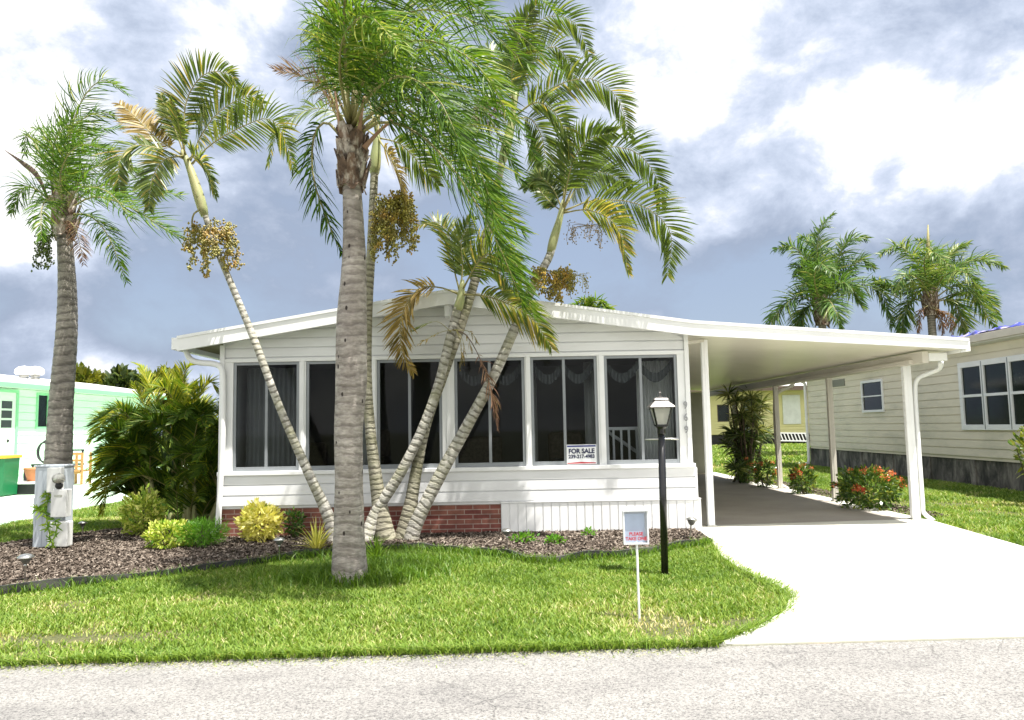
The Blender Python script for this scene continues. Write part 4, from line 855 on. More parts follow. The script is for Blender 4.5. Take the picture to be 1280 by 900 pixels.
Y = 11.0
TR = thing('christmas_palm', 'thin ringed palm leaning right across the fourth window toward the carport', 'palm tree', rbase(515, 668, Y))
trunk('trunk', [rbase(512, 671, Y)]+C(Y, (522, 650), (551, 592), (585, 530), (617, 470), (646, 405), (668, 355), (686, 322), (692, 300)), [.11, .09, .088, .084, .08, .074, .068, .06, .055], ring_bark, TR, 16, 150, .03, 11)
MB().tube(spline(C(Y, (688, 316), (693, 296), (700, 272), (704, 250)), 9), [.058, .068, .07, .066, .058, .05, .045, .035, .02], 12).build('crownshaft', shaft_m, TR, True)
for c, m_, L_, tn in [([(703, 262), (706, 215), (702, 175), (690, 150)], thin_leaf, .25, .3), ([(704, 262), (722, 222), (750, 186), (795, 190), (822, 225), (826, 258)], thin_leaf, .52, .35),
                  ([(704, 264), (745, 250), (800, 256), (838, 290), (834, 345)], thin_leaf, .56, .45), ([(704, 266), (738, 263, -.3), (772, 285, -.5), (786, 342, -.6)], thin_leaf, .46, .85),
                  ([(703, 262), (690, 235), (672, 222), (655, 235)], thin_leaf, .42, .4), ([(704, 262), (728, 225, .4), (752, 215, .6), (790, 232, .7)], thin_leaf, .5, .3),
                  ([(703, 262), (715, 205, -.3), (735, 175, -.6), (770, 165, -.8)], thin_leaf, .48, .35), ([(702, 264), (685, 250, .3), (662, 222, .5)], thin_leaf, .2, .5)]:
    frond(C(Y, *c), TR, m_, 76, L_*1.0, bend=(.3, 0, -.55), tint=(tn, .2), **thin)
berries('fruit_cluster', P(690, 350, Y-.1), (.34, .26), 30, TR, fruit_m, 40, .015)
berries('flower_cluster', P(735, 290, Y-.2), (.32, .20), 7, TR, simple('dry_flower_stems', (.26, .20, .11), .8, .5), 26, .010)
berries('flower_cluster', P(722, 355, Y-.1), (.16, .26), 9, TR, fruit_m, 14, .010)

# ------------------------------------------------------------------ background palms behind the beige house
def far_palm(label, px, Y, ytop, rad_px, n, seed):
    r = np.random.default_rng(seed); c = P(px, ytop, Y); t = thing('queen_palm', label, 'palm tree', (c[0], Y, 0))
    trunk('trunk', [(c[0], Y, -.1), (c[0], Y, c[2]*.5), (c[0], Y, c[2])], [.25, .2, .19], grey_bark, t, 12, 40, .02, 5)
    boots('leaf_bases', (c[0], Y, c[2]-.6), (c[0], Y, c[2]+1.0), .32, t, 24); Rr = rad_px*Y/F
    return t, c, Rr
t, c, Rr = far_palm('more upright feathery palm rising above the carport roof', 1027, 38, 392, 80, 18, 1)
for q in [[(1027, 385), (1022, 330), (1024, 290), (1040, 268)], [(1027, 385), (1010, 330), (990, 308), (968, 312)], [(1027, 385), (1045, 330), (1062, 300), (1085, 298)], [(1028, 385), (1055, 345), (1075, 325), (1092, 335)],
          [(1026, 385), (1000, 370), (978, 385), (956, 410)], [(1030, 385), (1070, 360), (1100, 362), (1115, 410)], [(1026, 385), (1005, 350), (1000, 330), (995, 345)], [(1028, 385), (1040, 360, -1), (1060, 355, -2), (1080, 385, -2)],
          [(1027, 385), (1018, 350, -2), (1025, 330, -3), (1040, 340, -4)], [(1027, 388), (1012, 382), (1000, 400), (998, 415)], [(1027, 385), (1030, 320, 1), (1010, 300, 2), (1000, 295, 2)], [(1027, 388), (1035, 375, -2), (1045, 390, -3), (1050, 412, -3)]]:
    frond(C(38, *q), t, far_leaf, 115, 1.25, .06, (.3, 0, -.7), .5, .2, .5, .2, .04, (.4, .25), jit=.12)
t, c, Rr = far_palm('spreading palm with a bare spear rising above the tarp on the beige roof', 1163, 38, 380, 80, 18, 2)
for q in [[(1163, 375), (1150, 335), (1125, 308), (1100, 318)], [(1165, 375), (1175, 335), (1195, 312), (1210, 305)], [(1165, 375), (1195, 335), (1230, 325), (1256, 335)], [(1165, 375), (1200, 355), (1225, 380), (1245, 412)],
          [(1162, 378), (1135, 360), (1110, 358), (1090, 350)], [(1162, 380), (1140, 375), (1130, 395), (1128, 420)], [(1166, 378), (1190, 375), (1200, 395), (1205, 420)], [(1164, 372), (1155, 330, -2), (1165, 315, -3), (1185, 330, -4)],
          [(1164, 372), (1180, 345, -2), (1205, 340, -4), (1225, 365, -4)], [(1163, 375), (1150, 350, -2), (1130, 345, -3), (1120, 365, -3)], [(1164, 374), (1172, 325, 1), (1158, 305, 2), (1145, 300, 2)], [(1165, 378), (1205, 365, 1), (1235, 375, 2), (1248, 400, 2)]]:
    frond(C(38, *q), t, far_leaf, 115, 1.2, .06, (.3, 0, -.8), .5, .2, .5, .2, .04, (.55, .28), jit=.12)
for q in [[(1160, 382), (1150, 390), (1148, 415)], [(1167, 382), (1175, 392), (1178, 418)], [(1163, 384), (1185, 395), (1190, 418)]]:
    frond(C(37.6, *q), t, dead_leaf, 40, .6, .05, (0, 0, -1.2), .3, .1, .5)
MB().tube([P(1160, 340, 38), P(1160, 310, 38), P(1160, 281, 38)], [.09, .11, .03], 6).build('spear', petiole_m, t, True)
t = thing('queen_palm', 'tiny palm crown peeking over the right slope of the white roof', 'palm tree', (P(735, 395, 42)[0], 42, 0)); p = P(735, 392, 42)
trunk('trunk', [(p[0], 42, -.1), (p[0], 42, p[2]*.6), (p[0], 42, p[2])], [.25, .2, .18], grey_bark, t, 8, 20)
for q in [[(735, 390), (720, 382), (708, 388)], [(735, 390), (745, 375), (758, 380)], [(735, 390), (730, 376), (722, 378)], [(735, 390), (752, 382), (768, 390)], [(735, 390), (738, 378), (742, 374)], [(736, 390), (760, 386), (772, 396)]]:
    frond(C(42, *q), t, queen_leaf, 40, .7, .07, (0, 0, -.7), .5, .3, .5, .1, .04, (.7, .2))

# ------------------------------------------------------------------ areca clump beside the left wall
ab = np.array([-6.05, 13.65, 0]); AR = thing('areca_palm', 'large bushy areca palm clump filling the gap left of the white home', 'palm tree', ab)
r2 = np.random.default_rng(5)
for s in range(20):
    a = r2.random()*6.28; q = ab+[math.cos(a)*.62+.15, math.sin(a)*.35, 0]; top = q+[math.cos(a)*.35+r2.normal(0, .1), math.sin(a)*.25, 0.3+1.15*r2.random()]
    MB().tube(spline([q-[0, 0, .05], (q+top)/2+[.03, 0, 0], top], 8), [.045, .042, .04, .036, .033, .03, .025, .02], 8).build('stem', shaft_m, AR, True)
    for k in range(6):
        az = a+r2.normal(0, 1.1); e = r2.random(); ln = .95+.5*r2.random(); o = np.array([math.cos(az), math.sin(az)*.8, 0]); start = top*(.35+.2*(k-2))+q*(.65-.2*(k-2)) if k > 2 else top
        if start[0]+o[0]*ln < -7.35: ln *= .62
        if start[0]+o[0]*ln > XL-.15: o[0] = -abs(o[0])*.3+.05
        hgt = (1.0 - .7*e)*ln; frond([start, start+o*ln*(.12+.2*e)+[0, 0, hgt*.6], start+o*ln*(.36+.25*e)+[0, 0, hgt*.95], start+o*ln*(.68+.25*e)+[0, 0, hgt*.92-.12*ln]], AR, areca_leaf, 80, .42, .020, (0, 0, -.30), .10, .50, .8, .12, .012, (.28+.3*(start[2]+hgt > 2.2), .22), jit=.05)
for s in range(26):
    az = r2.random()*6.28; ln = .8+.4*r2.random(); q = ab+[math.cos(az)*.5+.1, math.sin(az)*.35, .05]; o = np.array([math.cos(az), math.sin(az)*.7, 0]); hgt = .5+.6*r2.random()
    if q[0]+o[0]*ln > XL-.15: o[0] = -.1
    frond([q, q+o*ln*.3+[0, 0, hgt*.7], q+o*ln*.65+[0, 0, hgt], q+o*ln+[0, 0, hgt*.8]], AR, areca_leaf, 60, .40, .020, (0, 0, -.35), .12, .4, .8, .1, .010, (.35, .22), jit=.05)
for c in [[(185, 560), (160, 525), (135, 522), (112, 552)], [(190, 590), (165, 560), (135, 570), (112, 600)], [(190, 600), (165, 592), (135, 610), (128, 640)], [(205, 540), (190, 490), (178, 462), (172, 456)], [(215, 540), (215, 490), (205, 462)],
          [(225, 540), (228, 490), (232, 462), (245, 455)], [(230, 545), (245, 500), (262, 478), (272, 490)], [(190, 555), (165, 520), (150, 505)], [(185, 590), (155, 570), (130, 600), (110, 618)], [(200, 550), (178, 500), (168, 480)],
          [(220, 560), (240, 520), (258, 510), (268, 530)], [(215, 590), (235, 570), (250, 575), (262, 600)]]:
    frond(C(13.2, *c), AR, areca_leaf, 74, .46, .022, (0, 0, -.35), .12, .25, .7, .2, .012, (.74, .22), jit=.05)

# ------------------------------------------------------------------ shrubs
def leafball(name, c, ext, n, size, m, parent=None, seed=0, shape='leaf', dens=.55, tint=(.5, .28), zmin=.0, lump=.25):
    r = np.random.default_rng(seed); d = r.normal(0, 1, (n, 3)); d /= np.linalg.norm(d, axis=1)[:, None]
    rad = dens+(1-dens)*r.random(n)**.6; lum = 1+lump*(np.sin(d[:, 0]*5+seed)*np.cos(d[:, 1]*4+seed*2)+.5*np.sin(d[:, 2]*9+d[:, 0]*7))
    p = np.array(c)+d*np.array(ext)*(rad*lum)[:, None]; p[:, 2] = np.maximum(p[:, 2], zmin+.02*r.random(n))
    D = d*.8+r.normal(0, .55, (n, 3))+[0, 0, .25]; D /= np.linalg.norm(D, axis=1)[:, None]; Sx = np.cross(D, r.normal(0, 1, (n, 3))); Sx /= np.linalg.norm(Sx, axis=1)[:, None]
    L_ = size*(.6+.8*r.random(n)); w = L_*(.42 if shape == 'leaf' else .12); prof = [(0, .1), (.4, 1), (.75, .7), (1.0, .05)]; rows = []; nrm = np.cross(D, Sx)
    for u, ww in prof:
        q = p+D*(L_*u)[:, None]-nrm*(L_*.25*u*u)[:, None]; rows += [q-Sx*(w*ww/2)[:, None], q+Sx*(w*ww/2)[:, None]]
    V = np.stack(rows, 1).reshape(-1, 3); b = np.arange(n)[:, None]*8; Fc = np.concatenate([b+np.array([2*k, 2*k+1, 2*k+3, 2*k+2]) for k in range(3)])
    return npmesh(name, V, Fc, m, parent, tint=np.repeat(np.clip(r.normal(tint[0], tint[1], n), 0, 1), 8))
def stems(c, ext, parent, n=7, r=.012, seed=1, m=None):
    q = np.random.default_rng(seed); mb = MB()
    for i in range(n):
        a = q.random()*6.28; e = np.array([c[0]+math.cos(a)*ext[0]*.7, c[1]+math.sin(a)*ext[1]*.7, c[2]+ext[2]*(.2+.6*q.random())]); mb.tube([(c[0]+.04*math.cos(a), c[1]+.04*math.sin(a), -.04), ((c[0]+e[0])/2, (c[1]+e[1])/2, e[2]*.5), e], [r, r*.8, r*.4], 5)
    return mb.build('stem', m or bark_m, parent)
def shrub(name, label, cat, px, py, wpx, hpx, n, size, m, seed, shape='leaf', tint=(.5, .28), dens=.5, dy=0, group=None, lump=.22, depth=.8):
    g = G(px, py); Yd = float(g[1])+dy; w = wpx*Yd/F/2; h = hpx*Yd/F; c = np.array([g[0], Yd+w*.5, h*.52]); t = thing(name, label, cat, (g[0], Yd+w*.5, 0), group)
    leafball('foliage', c, (w*.92, w*depth, h*.48), n, size, m, t, seed, shape, dens, tint, .0, lump); stems(c, (w, w*depth, h*.5), t, 7, .01, seed); return t, c, (w, w*depth, h*.5)
shrub('croton', 'round yellow leaved croton bush against the red brick skirt', 'shrub', 315, 682, 52, 47, 1500, .075, croton_m, 3, tint=(.65, .3), dy=.15)
shrub('shrub', 'lime and cream leaved shrub under the areca palm', 'shrub', 172, 672, 56, 54, 1500, .075, lime_m, 4, tint=(.65, .3))
shrub('shrub', 'low cream and green shrub in the middle of the mulch bed corner', 'shrub', 205, 688, 62, 32, 1100, .07, lime_m, 14, tint=(.55, .3))
shrub('groundcover', 'low feathery bright green plant at the foot of the left downspout', 'plant', 245, 687, 64, 34, 2300, .07, brightgreen_m, 5, 'needle', dens=.2)
shrub('shrub', 'small dark green seedling bush in front of the brick skirt', 'shrub', 366, 675, 26, 36, 260, .065, green_m, 6, dens=.2, tint=(.6, .3))
shrub('seedling', 'sparse young plant against the brick near the ribbed skirt', 'plant', 614, 662, 14, 26, 70, .06, green_m, 8, dens=.1, tint=(.8, .2), dy=.3)
shrub('weed', 'small leafy weed in mulch below the ribbed skirt', 'plant', 695, 682, 30, 10, 160, .05, brightgreen_m, 9, dens=.1)
shrub('weed', 'low weeds at the foot of the flyer box side of the bed', 'plant', 738, 672, 22, 9, 90, .05, brightgreen_m, 19, dens=.1)
shrub('weed', 'weeds in the shaded mulch right of the palm clump', 'plant', 655, 680, 34, 12, 150, .05, brightgreen_m, 29, dens=.1)
def spiky(name, label, px, py, hpx, n, m, seed, wd=.03, spread=.8, dy=0):
    g = G(px, py); Yd = float(g[1])+dy; h = hpx*Yd/F; r = np.random.default_rng(seed); t = thing(name, label, 'plant', (g[0], Yd, 0))
    a = r.random(n)*6.28; e = spread*r.random(n); D = np.stack([np.cos(a)*np.sin(e), np.sin(a)*np.sin(e), np.cos(e)], 1); S0 = np.stack([-np.sin(a), np.cos(a), 0*a], 1)
    P0 = np.tile(np.array([g[0], Yd, 0.]), (n, 1))+r.normal(0, .02, (n, 3)); P0[:, 2] = 0
    V, Fc, ti = ribbons(P0, D, S0, h*(.6+.5*r.random(n)), np.full(n, wd), np.tile([0, 0, -.8], (n, 1))*1.0+D*.2, 4, np.clip(r.normal(.6, .25, n), 0, 1)); npmesh('leaf', V, Fc, m, t, tint=ti); return t
spiky('striped_grass', 'arching yellow striped plant at the foot of the left leaning palm', 396, 688, 40, 60, croton_m, 4, .022, 1.1)
spiky('striped_grass', 'bright grassy clump to the right of the big trunk', 470, 700, 34, 70, tuft_m, 5, .014, 1.0)
t = thing('palm_seedling', 'knee high young palm growing between the clustered trunks', 'plant', tuple(G(498, 662)))
for i in range(9):
    b_ = G(498, 662); a = i*.7; frond([b_, b_+[math.cos(a)*.12, math.sin(a)*.1, .28], b_+[math.cos(a)*.3, math.sin(a)*.2, .46], b_+[math.cos(a)*.5, math.sin(a)*.3, .42]], t, areca_leaf, 16, .2, .022, (0, 0, -.4), .1, .2, .7, .3, .006, (.7, .25))
# vine on the pedestal
t = thing('vine', 'thin green weed climbing the front of the utility pedestal', 'plant', (ub[0], uy-.2, 0))
r = np.random.default_rng(3); n = 110; pts = spline([P(66, 684, uy-.2), P(60, 660, uy-.17), P(58, 640, uy-.03), P(60, 620, uy-.03), P(58, 615, uy-.03)], 30); pts2 = spline([P(64, 684, uy-.2), P(70, 655, uy-.18), P(50, 638, uy-.03), P(46, 636, uy-.03)], 30)
MB().tube(pts, .005, 4).tube(pts2, .004, 4).build('stem', green_m, t)
pp = np.concatenate([pts[r.integers(0, 30, 70)], pts2[r.integers(0, 30, 60)]]); n = len(pp); D = r.normal(0, 1, (n, 3)); D[:, 1] = -abs(D[:, 1])*.4; D /= np.linalg.norm(D, axis=1)[:, None]; S0 = np.cross(D, [0, 1., .2]); S0 /= np.linalg.norm(S0, axis=1)[:, None]
V, Fc, ti = ribbons(pp, D, S0, .06+.07*r.random(n), np.full(n, .022), np.tile([0, 0, -.4], (n, 1)), 4); npmesh('leaf', V, Fc, lime_m, t, tint=ti*.4)
# tufts round the big trunk
r = np.random.default_rng(8); n = 2600; a = r.random(n)*6.28; rr = .2+np.abs(r.normal(0, .22, n)); xx = QP.location.x+np.cos(a)*rr*1.9+.12; yy = 8.42+np.sin(a)*rr*.9+.12
blades('grass', 'long unmown grass tufts round the foot of the big palm', xx, yy, np.full(n, -.05), .10+.19*r.random(n)*np.exp(-rr*1.2), .010, tuft_m, .9)
n = 1500; xx = -1.45+r.normal(0, .55, n); yy = 9.3+r.normal(0, .22, n)
blades('grass', 'long grass tufts in front of the clustered palm bases', xx, yy, np.full(n, -.05), .08+.14*r.random(n), .010, tuft_m, .9)
# ixora bushes with flowers
for k, (px, py, w, h, lab, ns, nf) in enumerate([(1091, 637, 84, 50, 'biggest red flowered bush nearest the front right carport post', 1900, 20), (1004, 617, 32, 34, 'narrow red flowered bush right of the rear downspout', 700, 8),
                                     (956, 609, 28, 34, 'red flowered bush between the third and fourth carport posts', 600, 7), (934, 604, 30, 30, 'leafier bush with few flowers beside the dracaena', 600, 4)]):
    t, c, ex = shrub('ixora_bush', lab, 'shrub', px, py, w, h, ns, .085, ixora_m, 20+k, dy=-.15, group='red flowering bushes along the carport', tint=(.5, .28)); r = np.random.default_rng(30+k)
    for j in range(nf):
        d = r.normal(0, 1, 3); d[1] = -abs(d[1])*.8; d[2] = abs(d[2])*.9-.1; d /= np.linalg.norm(d); leafball('blossom', c+d*np.array(ex)*1.02, (.055, .05, .035), 26, .035, flower_m, t, 50+j, dens=.6, tint=(.5+.3*d[2], .2))
# dracaena seen through the carport
g = G(934, 602); DR = thing('dracaena', 'tall spiky variegated bush standing behind the carport posts', 'shrub', (g[0], g[1], 0)); r = np.random.default_rng(4); Yd = float(g[1])
for s in range(34):
    px = 905+52*r.random(); py = 492+100*r.random(); 
    if py > 560: px = 915+35*r.random()
    hd = P(px, py, Yd+r.normal(0, .5)); b_ = np.array([g[0]+r.normal(0, .12), Yd+r.normal(0, .1), -.03])
    mb = MB(); mb.tube(spline([b_, b_*.55+hd*.45+[0, 0, -.15], hd], 7), [.035, .03, .028, .026, .024, .02, .018], 6); mb.build('stem', bark_m, DR)
    n = 46; d = r.normal(0, 1, (n, 3)); d[:, 2] = d[:, 2]*.7+.35; d /= np.linalg.norm(d, axis=1)[:, None]; S0 = np.cross(d, r.normal(0, 1, (n, 3))); S0 /= np.linalg.norm(S0, axis=1)[:, None]
    V, Fc, ti = ribbons(np.tile(hd, (n, 1)), d, S0, .32+.2*r.random(n), np.full(n, .035), np.tile([0, 0, -.6], (n, 1)), 4, np.clip(r.normal(.35+.4*(py < 540), .25, n), 0, 1)); npmesh('leaf_head', V, Fc, drac_m, DR, tint=ti)
# bush at the right edge
t = thing('shrub', 'light green shrub cut by the right edge below the beige triple window', 'shrub', (P(1290, 600, 14)[0], 14, 0)); c = P(1288, 565, 14)
leafball('foliage', c, (.22, .3, .5), 260, .12, ixora_m, t, 41, dens=.3, tint=(.8, .2)); stems((c[0], 14, c[2]-.2), (.3, .3, .5), t, 8, .014, 3)

# ------------------------------------------------------------------ beige neighbour
def win(parent, ax, fixed, face, a0, a1, z0, z1, fm, t=.07, mull=(), rail=(), out=.03, gm=None):
    lo, hi = sorted((fixed, fixed+face*out)); lo2, hi2 = sorted((fixed-face*.01, fixed+face*(out-.012)))
    def bx(mb, p, q, r_, s, bev=.004):
        return mb.box(p, q, lo, hi, r_, s, bev) if ax == 'x' else mb.box(lo, hi, p, q, r_, s, bev)
    mb = MB(); bx(mb, a0, a0+t, z0, z1); bx(mb, a1-t, a1, z0, z1); bx(mb, a0+t, a1-t, z0, z0+t); bx(mb, a0+t, a1-t, z1-t, z1)
    for u in mull: bx(mb, u-t/2, u+t/2, z0+t, z1-t)
    for u in rail:
        es = [a0+t]+[x for q in mull for x in (q-t/2, q+t/2)]+[a1-t]
        for i in range(0, len(es), 2): bx(mb, es[i], es[i+1], u-t/4, u+t/4, .002)
    f = mb.build('window', fm, parent); lo, hi = sorted((fixed+face*.006, fixed+face*.012)); mb = MB()
    if ax == 'x': mb.box(a0+t, a1-t, lo, hi, z0+t, z1-t)
    else: mb.box(lo, hi, a0+t, a1-t, z0+t, z1-t)
    mb.build('pane', gm or dark_glass, f); return f
BX = 11.2; B0, B1 = 11.5, 28.6
B = thing('neighbour_house', 'beige sided house on a stained dark block foundation at the right', 'house', (BX, B0, 0))
MB().box(BX+.02, BX+7, B0, B1, .6, 3.34).build('wall', beige_siding, B)
siding('siding', beige_siding, B, 'y', BX+.02, -1, B0, B1, .66, 3.36, .205, proud=.028, groove=.022)
MB().box(BX+.06, BX+6.9, B0+.05, B1-.05, -.06, .66).build('foundation', foundation, B)
mb = MB(); 
for q in range(9): yy = B0+1+q*2.0; mb.box(BX+.03, BX+.058, yy, yy+.2, -.05, .64)
mb.build('foundation_piers', foundation, B)
mb = MB(); mb.poly([(BX-.38, B0-.3, 3.34), (BX-.38, B0-.3, 3.52), (BX+3.6, B0-.3, 4.02), (BX+7.4, B0-.3, 3.5), (BX+7.4, B0-.3, 3.34)], (0, B1-B0+.6, 0)); mb.build('roof', roof_white, B)
mb = MB(); mb.box(BX-.48, BX-.382, B0-.3, B1+.3, 3.36, 3.53, .01); mb.build('gutter', simple('tan_gutter', (.52, .48, .40), .5), B)
def wy(px): return BX*F/(px-640.0)
def zat(px, py): yy = wy(px-1); return float(P(px, py, yy)[2])
ya, yb = 16.0, 18.75
win(B, 'y', BX, -1, 15.9, 18.8, 1.32, 2.98, white_paint, .13, (16.9, 17.85), (2.15,), .05)
for u in (16.9, 17.85): MB().box(BX-.058, BX-.0505, u-.012, u+.012, 1.34, 2.96).build('mullion_groove', alu, B)
win(B, 'y', BX, -1, 22.7, 24.1, 1.85, 2.85, white_paint, .075, (), (2.35,), .05)
mb = MB(); mb.box(BX-.03, BX, 25.3, 26.5, 2.78, 3.02, .004)
for q in range(6): mb.box(BX-.036, BX-.031, 25.35, 26.45, 2.805+q*.035, 2.82+q*.035)
mb.build('vent', simple('grey_vent', (.24, .24, .2), .6), B)
dsp([(BX-.40, B1-.1, 3.36), (BX-.36, B1-.05, 3.2), (BX-.10, B1+.0, 3.05), (BX-.08, B1, 2.8), (BX-.08, B1, 1.5), (BX-.08, B1, .15), (BX-.2, B1, .02)], parent=B, r=.055)
# crumpled tarp on roof
n = 26; V = []; Fc = []; r = np.random.default_rng(2)
for i in range(n):
    for j in range(9):
        yy = 15.6+i*.16+r.normal(0, .03); xx = BX-.2+j*.13+.15*math.sin(i*.5); zz = 3.55+(xx-BX+.38)*.125+.015+abs(r.normal(0, .045))*(1 if 0 < j < 8 else .2); V.append((xx, yy, zz))
for i in range(n-1):
    for j in range(8): a = i*9+j; Fc.append((a, a+1, a+10, a+9))
tag(npmesh('tarp', V, Fc, tarp_m), 'crumpled blue and white tarp on the edge of the beige house roof', 'tarp')

# ------------------------------------------------------------------ yellow house behind
YY = 56; Yh = thing('neighbour_house', 'yellow house with a brown roof edge far behind the carport', 'house', (P(960, 560, YY)[0], YY, 0))
xa = P(860, 520, YY)[0]; xb = P(1060, 520, YY)[0]; zb_ = .75; zt_ = float(P(950, 487, YY)[2])
MB().box(xa, xb, YY, YY+8, zb_, zt_).build('wall', yellow_wall, Yh); siding('siding', yellow_wall, Yh, 'x', YY, -1, xa, xb, zb_, zt_, .24, proud=.04, groove=.04)
MB().box(xa, xb, YY+.1, YY+7.9, -.05, zb_).build('skirt_void', dark_m, Yh)
mb = MB(); mb.poly([(xa-1, YY-1.0, zt_-.1), (xa-1, YY-1.0, zt_+.22), (xa-1, YY+4, zt_+1.0), (xa-1, YY+9, zt_+.2), (xa-1, YY+9, zt_-.1)], (xb-xa+2, 0, 0)); mb.build('roof', roof_white, Yh)
MB().box(xa-1, xb+1, YY-1.04, YY-1.01, zt_-.12, zt_+.18).build('fascia', brown_trim, Yh)
a = P(896, 506, YY); b = P(912, 527, YY); win(Yh, 'x', YY-.03, -1, a[0], b[0], b[2], a[2], brown_trim, .05)
a = P(977, 494, YY); b = P(1001, 530, YY); MB().box(a[0], b[0], YY-.12, YY-.04, b[2], a[2], .02).build('awning_shutter', simple('pale_shutter', (.74, .78, .74), .5), Yh)
a = P(934, 500, YY); MB().box(a[0]-.5, a[0]+.3, YY-.1, YY-.035, .3, a[2]).build('door', simple('slate_door', (.2, .24, .25), .5), Yh)
ld = thing('ladder', 'long white ladder lying on edge against the yellow house', 'ladder', (P(990, 552, YY)[0], YY-.4, 0)); mb = MB(); a = P(970, 541, YY-.4); b = P(1010, 545, YY-.4)
mb.obox((a[0], YY-.4, .82), (b[0], YY-.4, .74), .06, .09).obox((a[0], YY-.4, .26), (b[0], YY-.4, .18), .06, .09)
mb.build('rail', white_paint, ld); mb = MB()
for q in range(9): x = a[0]+.15+q*(b[0]-a[0]-.3)/8; mb.obox((x-.1, YY-.4, .8), (x+.1, YY-.4, .22), .05, .07)
mb.build('rung', white_paint, ld)

# ------------------------------------------------------------------ mint neighbour
MX = -19.1; m0, m1 = 20.0, 40.0
Mh = thing('neighbour_house', 'mint green sided house with a white roof at the left edge', 'house', (MX, 30, 0)); zt_ = 3.45
MB().box(MX-7, MX-.02, m0, m1, 0, zt_).build('wall', mint_siding, Mh); siding('siding', mint_siding, Mh, 'y', MX-.02, 1, m0, m1, .12, zt_, .30, proud=.03, groove=.03)
mb = MB(); mb.poly([(MX+.45, m0-.4, zt_), (MX+.45, m0-.4, zt_+.30), (MX-3.5, m0-.4, zt_+.9), (MX-7.6, m0-.4, zt_+.3), (MX-7.6, m0-.4, zt_)], (0, m1-m0+.8, 0)); mb.build('roof', roof_white, Mh)
MB().box(MX+.452, MX+.52, m0-.4, m1+.4, zt_-.02, zt_+.16, .01).build('gutter', mint_trim, Mh)
def my(px): return -MX*F/(640.0-px)
def mz(px, py): return float(P(px, py, my(px))[2])
y0, y1 = my(44), my(72); win(Mh, 'y', MX, 1, y0, y1, mz(58, 536), mz(58, 492), mint_trim, .09, ((y0+y1)/2,), (), .06)
y0, y1 = my(-12), my(18); zt2 = mz(5, 490); mb = MB(); mb.box(MX, MX+.04, y0, y1, .05, zt2, .01); d = mb.build('door', mint_door, Mh)
mb = MB(); mb.box(MX, MX+.07, y1, y1+.12, .0, zt2+.1).box(MX, MX+.07, y0-.12, y0, 0, zt2+.1).box(MX, MX+.07, y0, y1, zt2, zt2+.1); mb.build('door_frame', mint_trim, Mh)
yp0, yp1 = my(0), my(13)
for z_ in (0, 1, 2): MB().box(MX+.041, MX+.05, yp0, yp1, zt2-.62-z_*.36, zt2-.34-z_*.36).build('door_pane', simple('dim_pane', (.06, .07, .07), .2), Mh)
MB().lathe((MX+.05, my(9), 1.45), [(.0, -.06), (.05, -.03), (.05, .03), (0, .06)], 10).build('door_handle', dark_m, Mh, True)
y0, y1 = my(139), my(170); mb = MB(); mb.box(MX, MX+.06, y0, y0+.1, .1, mz(150, 512)).box(MX, MX+.06, y1-.1, y1, .1, mz(150, 512)).box(MX, MX+.06, y0+.1, y1-.1, mz(150, 512)-.1, mz(150, 512)); mb.build('garage_frame', mint_trim, Mh)
# roof vents (turbine hoods)
for px, lab in ((30, 'left hood of the pair of white vents on the mint roof'), (44, 'right hood of the pair of white vents on the mint roof')):
    yy = my(px+6)*1.06; p = P(px, 470, yy); t = thing('roof_vent', lab, 'roof vent', (p[0], yy, p[2]-.15), 'white hoods on the mint roof')
    z_ = float(p[2]); MB().lathe((p[0], yy, z_-.25), [(.18, 0), (.18, .30)], 14).build('neck', steel, t, True); MB().lathe((p[0], yy, z_+.05), [(.30, .0), (.36, .08), (.34, .22), (.22, .33), (0, .38)], 18).build('hood', roof_white, t, True)
# patio things
def gbox(px0, px1, pyb, pyt): g = G((px0+px1)/2, pyb); Yd = float(g[1]); return float(P(px0, pyb, Yd)[0]), float(P(px1, pyb, Yd)[0]), Yd, float(P(px0, pyt, Yd)[2])
x0, x1, Yd, zt2 = gbox(12, 50, 618, 598); PL = thing('stoop', 'low white topped step in front of the mint house door', 'step', ((x0+x1)/2, Yd, 0)); MB().box(x0, x1, Yd, Yd+1.1, 0, .28, .01).build('riser', dark_m, PL); MB().box(x0-.05, x1+.05, Yd-.05, Yd+1.15, .281, .34, .01).build('tread', roof_white, PL)
MB().box(x0, x1, Yd+.55, Yd+1.1, .341, .62, .01).build('riser', dark_m, PL)
gp = ((x0*.42+x1*.58), Yd+.3); PT = thing('plant_pot', 'round terracotta pot sitting on the step', 'pot', (gp[0], gp[1], .34)); MB().lathe((gp[0], gp[1], .341), [(.17, 0), (.26, .30), (.28, .32), (.28, .38), (.25, .38), (.22, .30)], 18).build('pot', terracotta, PT, True)
x0, x1, Yd, zt2 = gbox(-18, 5, 621, 570); BN = thing('rubbish_bin', 'green wheeled bin with a yellow lid cut by the left edge', 'bin', ((x0+x1)/2, Yd, 0))
mb = MB(); mb.poly([(x0+.05, Yd, 0.02), (x1-.06, Yd, 0.02), (x1, Yd-.03, zt2-.08), (x0, Yd-.03, zt2-.08)], (0, .62, 0)); mb.build('body', green_plastic, BN); MB().box(x0-.03, x1+.03, Yd-.07, Yd+.66, zt2-.079, zt2, .015).build('lid', yellow_plastic, BN)
x0, x1, Yd, zt2 = gbox(83, 101, 606, 567); BE = thing('garden_bench', 'orange wooden bench frame holding odds and ends by the mint wall', 'bench', ((x0+x1)/2, Yd, 0))
mb = MB()
for x in (x0, x1): mb.box(x-.03, x+.03, Yd, Yd+.06, 0, zt2).box(x-.03, x+.03, Yd+.5, Yd+.56, 0, zt2+.02)
mb.build('leg', wood_m, BE); mb = MB(); 
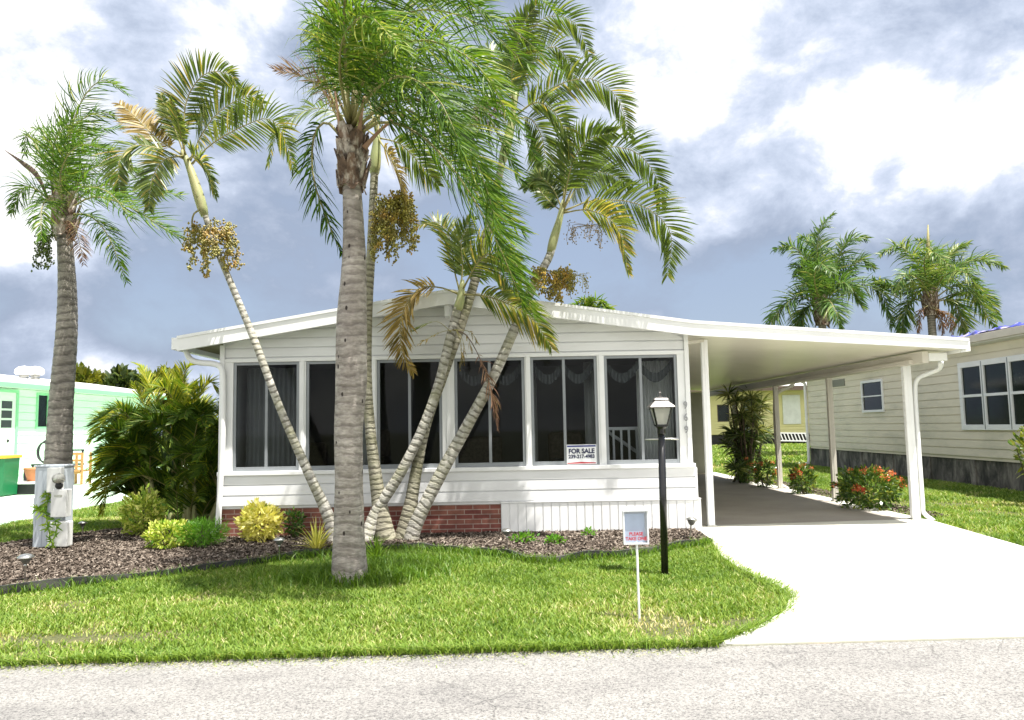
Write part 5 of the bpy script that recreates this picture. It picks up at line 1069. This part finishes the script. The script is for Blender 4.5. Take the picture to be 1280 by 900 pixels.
for z_ in (.35, .55, .75, zt2-.05): mb.box(x0, x1, Yd+.06, Yd+.09, z_, z_+.07)
mb.build('backrest', wood_m, BE); MB().box(x0, x1, Yd+.0, Yd+.5, .42, .46).build('seat', wood_m, BE)
x0, x1, Yd, zt2 = gbox(82, 92, 604, 575); t = thing('jug', 'pale plastic jug beside the wooden bench', 'jug', (x1, Yd-.2, 0)); MB().lathe((x1+.05, Yd-.25, 0), [(.12, 0), (.13, .1), (.13, .45), (.06, .55), (.05, .62)], 14).build('jug', util_white, t, True)
# black tangle (hose and stand)
hx = P(54, 575, Yd+.4); t = thing('hose_reel', 'coiled black hose on a stand left of the palm trunk', 'hose', (hx[0], Yd+.4, 0)); mb = MB()
for k in range(7):
    a_ = np.linspace(0, 2*np.pi, 22); mb.tube([(hx[0]+(.22+.03*k)*math.cos(q)+.02*k, Yd+.4+.03*k, 1.05+(.32+.02*k)*math.sin(q)) for q in a_], .022, 5)
mb.build('coil', dark_m, t); MB().obox((hx[0]-.4, Yd+.4, .62), (hx[0]+1.4, Yd+.4, .62), .05, .06).obox((hx[0]-.35, Yd+.4, 0), (hx[0]-.35, Yd+.4, .62), .05, .05, (0, 1, 0)).obox((hx[0]+1.35, Yd+.4, 0), (hx[0]+1.35, Yd+.4, 1.1), .05, .05, (0, 1, 0)).obox((hx[0]+.7, Yd+.4, 1.1), (hx[0]+1.4, Yd+.4, 1.1), .04, .05).build('stand', dark_m, t)
# ------------------------------------------------------------------ far trees behind the mint house
def far_tree(label, px, pyt, w, h, Y, m, seed, n=2600):
    c = P(px, pyt+h/2, Y); wz = w*Y/F/2; hz = h*Y/F/2; t = thing('tree', label, 'tree', (c[0], Y, 0)); MB().tube(spline([(c[0], Y, -.1), (c[0]+.2, Y, c[2]*.5), (c[0], Y, c[2])], 8), [.3, .26, .24, .2, .18, .15, .12, .08], 8).build('trunk', bark_m, t, True)
    r = np.random.default_rng(seed); mb = MB()
    for k in range(6): a = r.random()*6.28; mb.tube([(c[0], Y, c[2]*.6), (c[0]+math.cos(a)*wz*.6, Y+math.sin(a)*wz*.6, c[2]+hz*.4*r.random())], [.1, .03], 5)
    mb.build('limb', bark_m, t); crown = []
    leafball('crown', c, (wz, wz*.8, hz), n, .55, m, t, seed, dens=.25, tint=(.5, .3), lump=.35)
far_tree('dark rounded tree behind the mint house roof', 155, 468, 46, 44, 52, tree_m, 1)
far_tree('yellow green tree top behind the areca palm', 205, 464, 60, 60, 60, tree_y, 2)
far_tree('low yellow green bush top over the mint roof right of the trunk', 104, 466, 46, 40, 55, tree_y, 3)
far_tree('distant tree filling the gap behind the yellow house', 905, 462, 120, 60, 78, tree_m, 4)
far_tree('distant tree line at the right behind the palms', 1120, 440, 260, 80, 85, tree_m, 5, 5000)
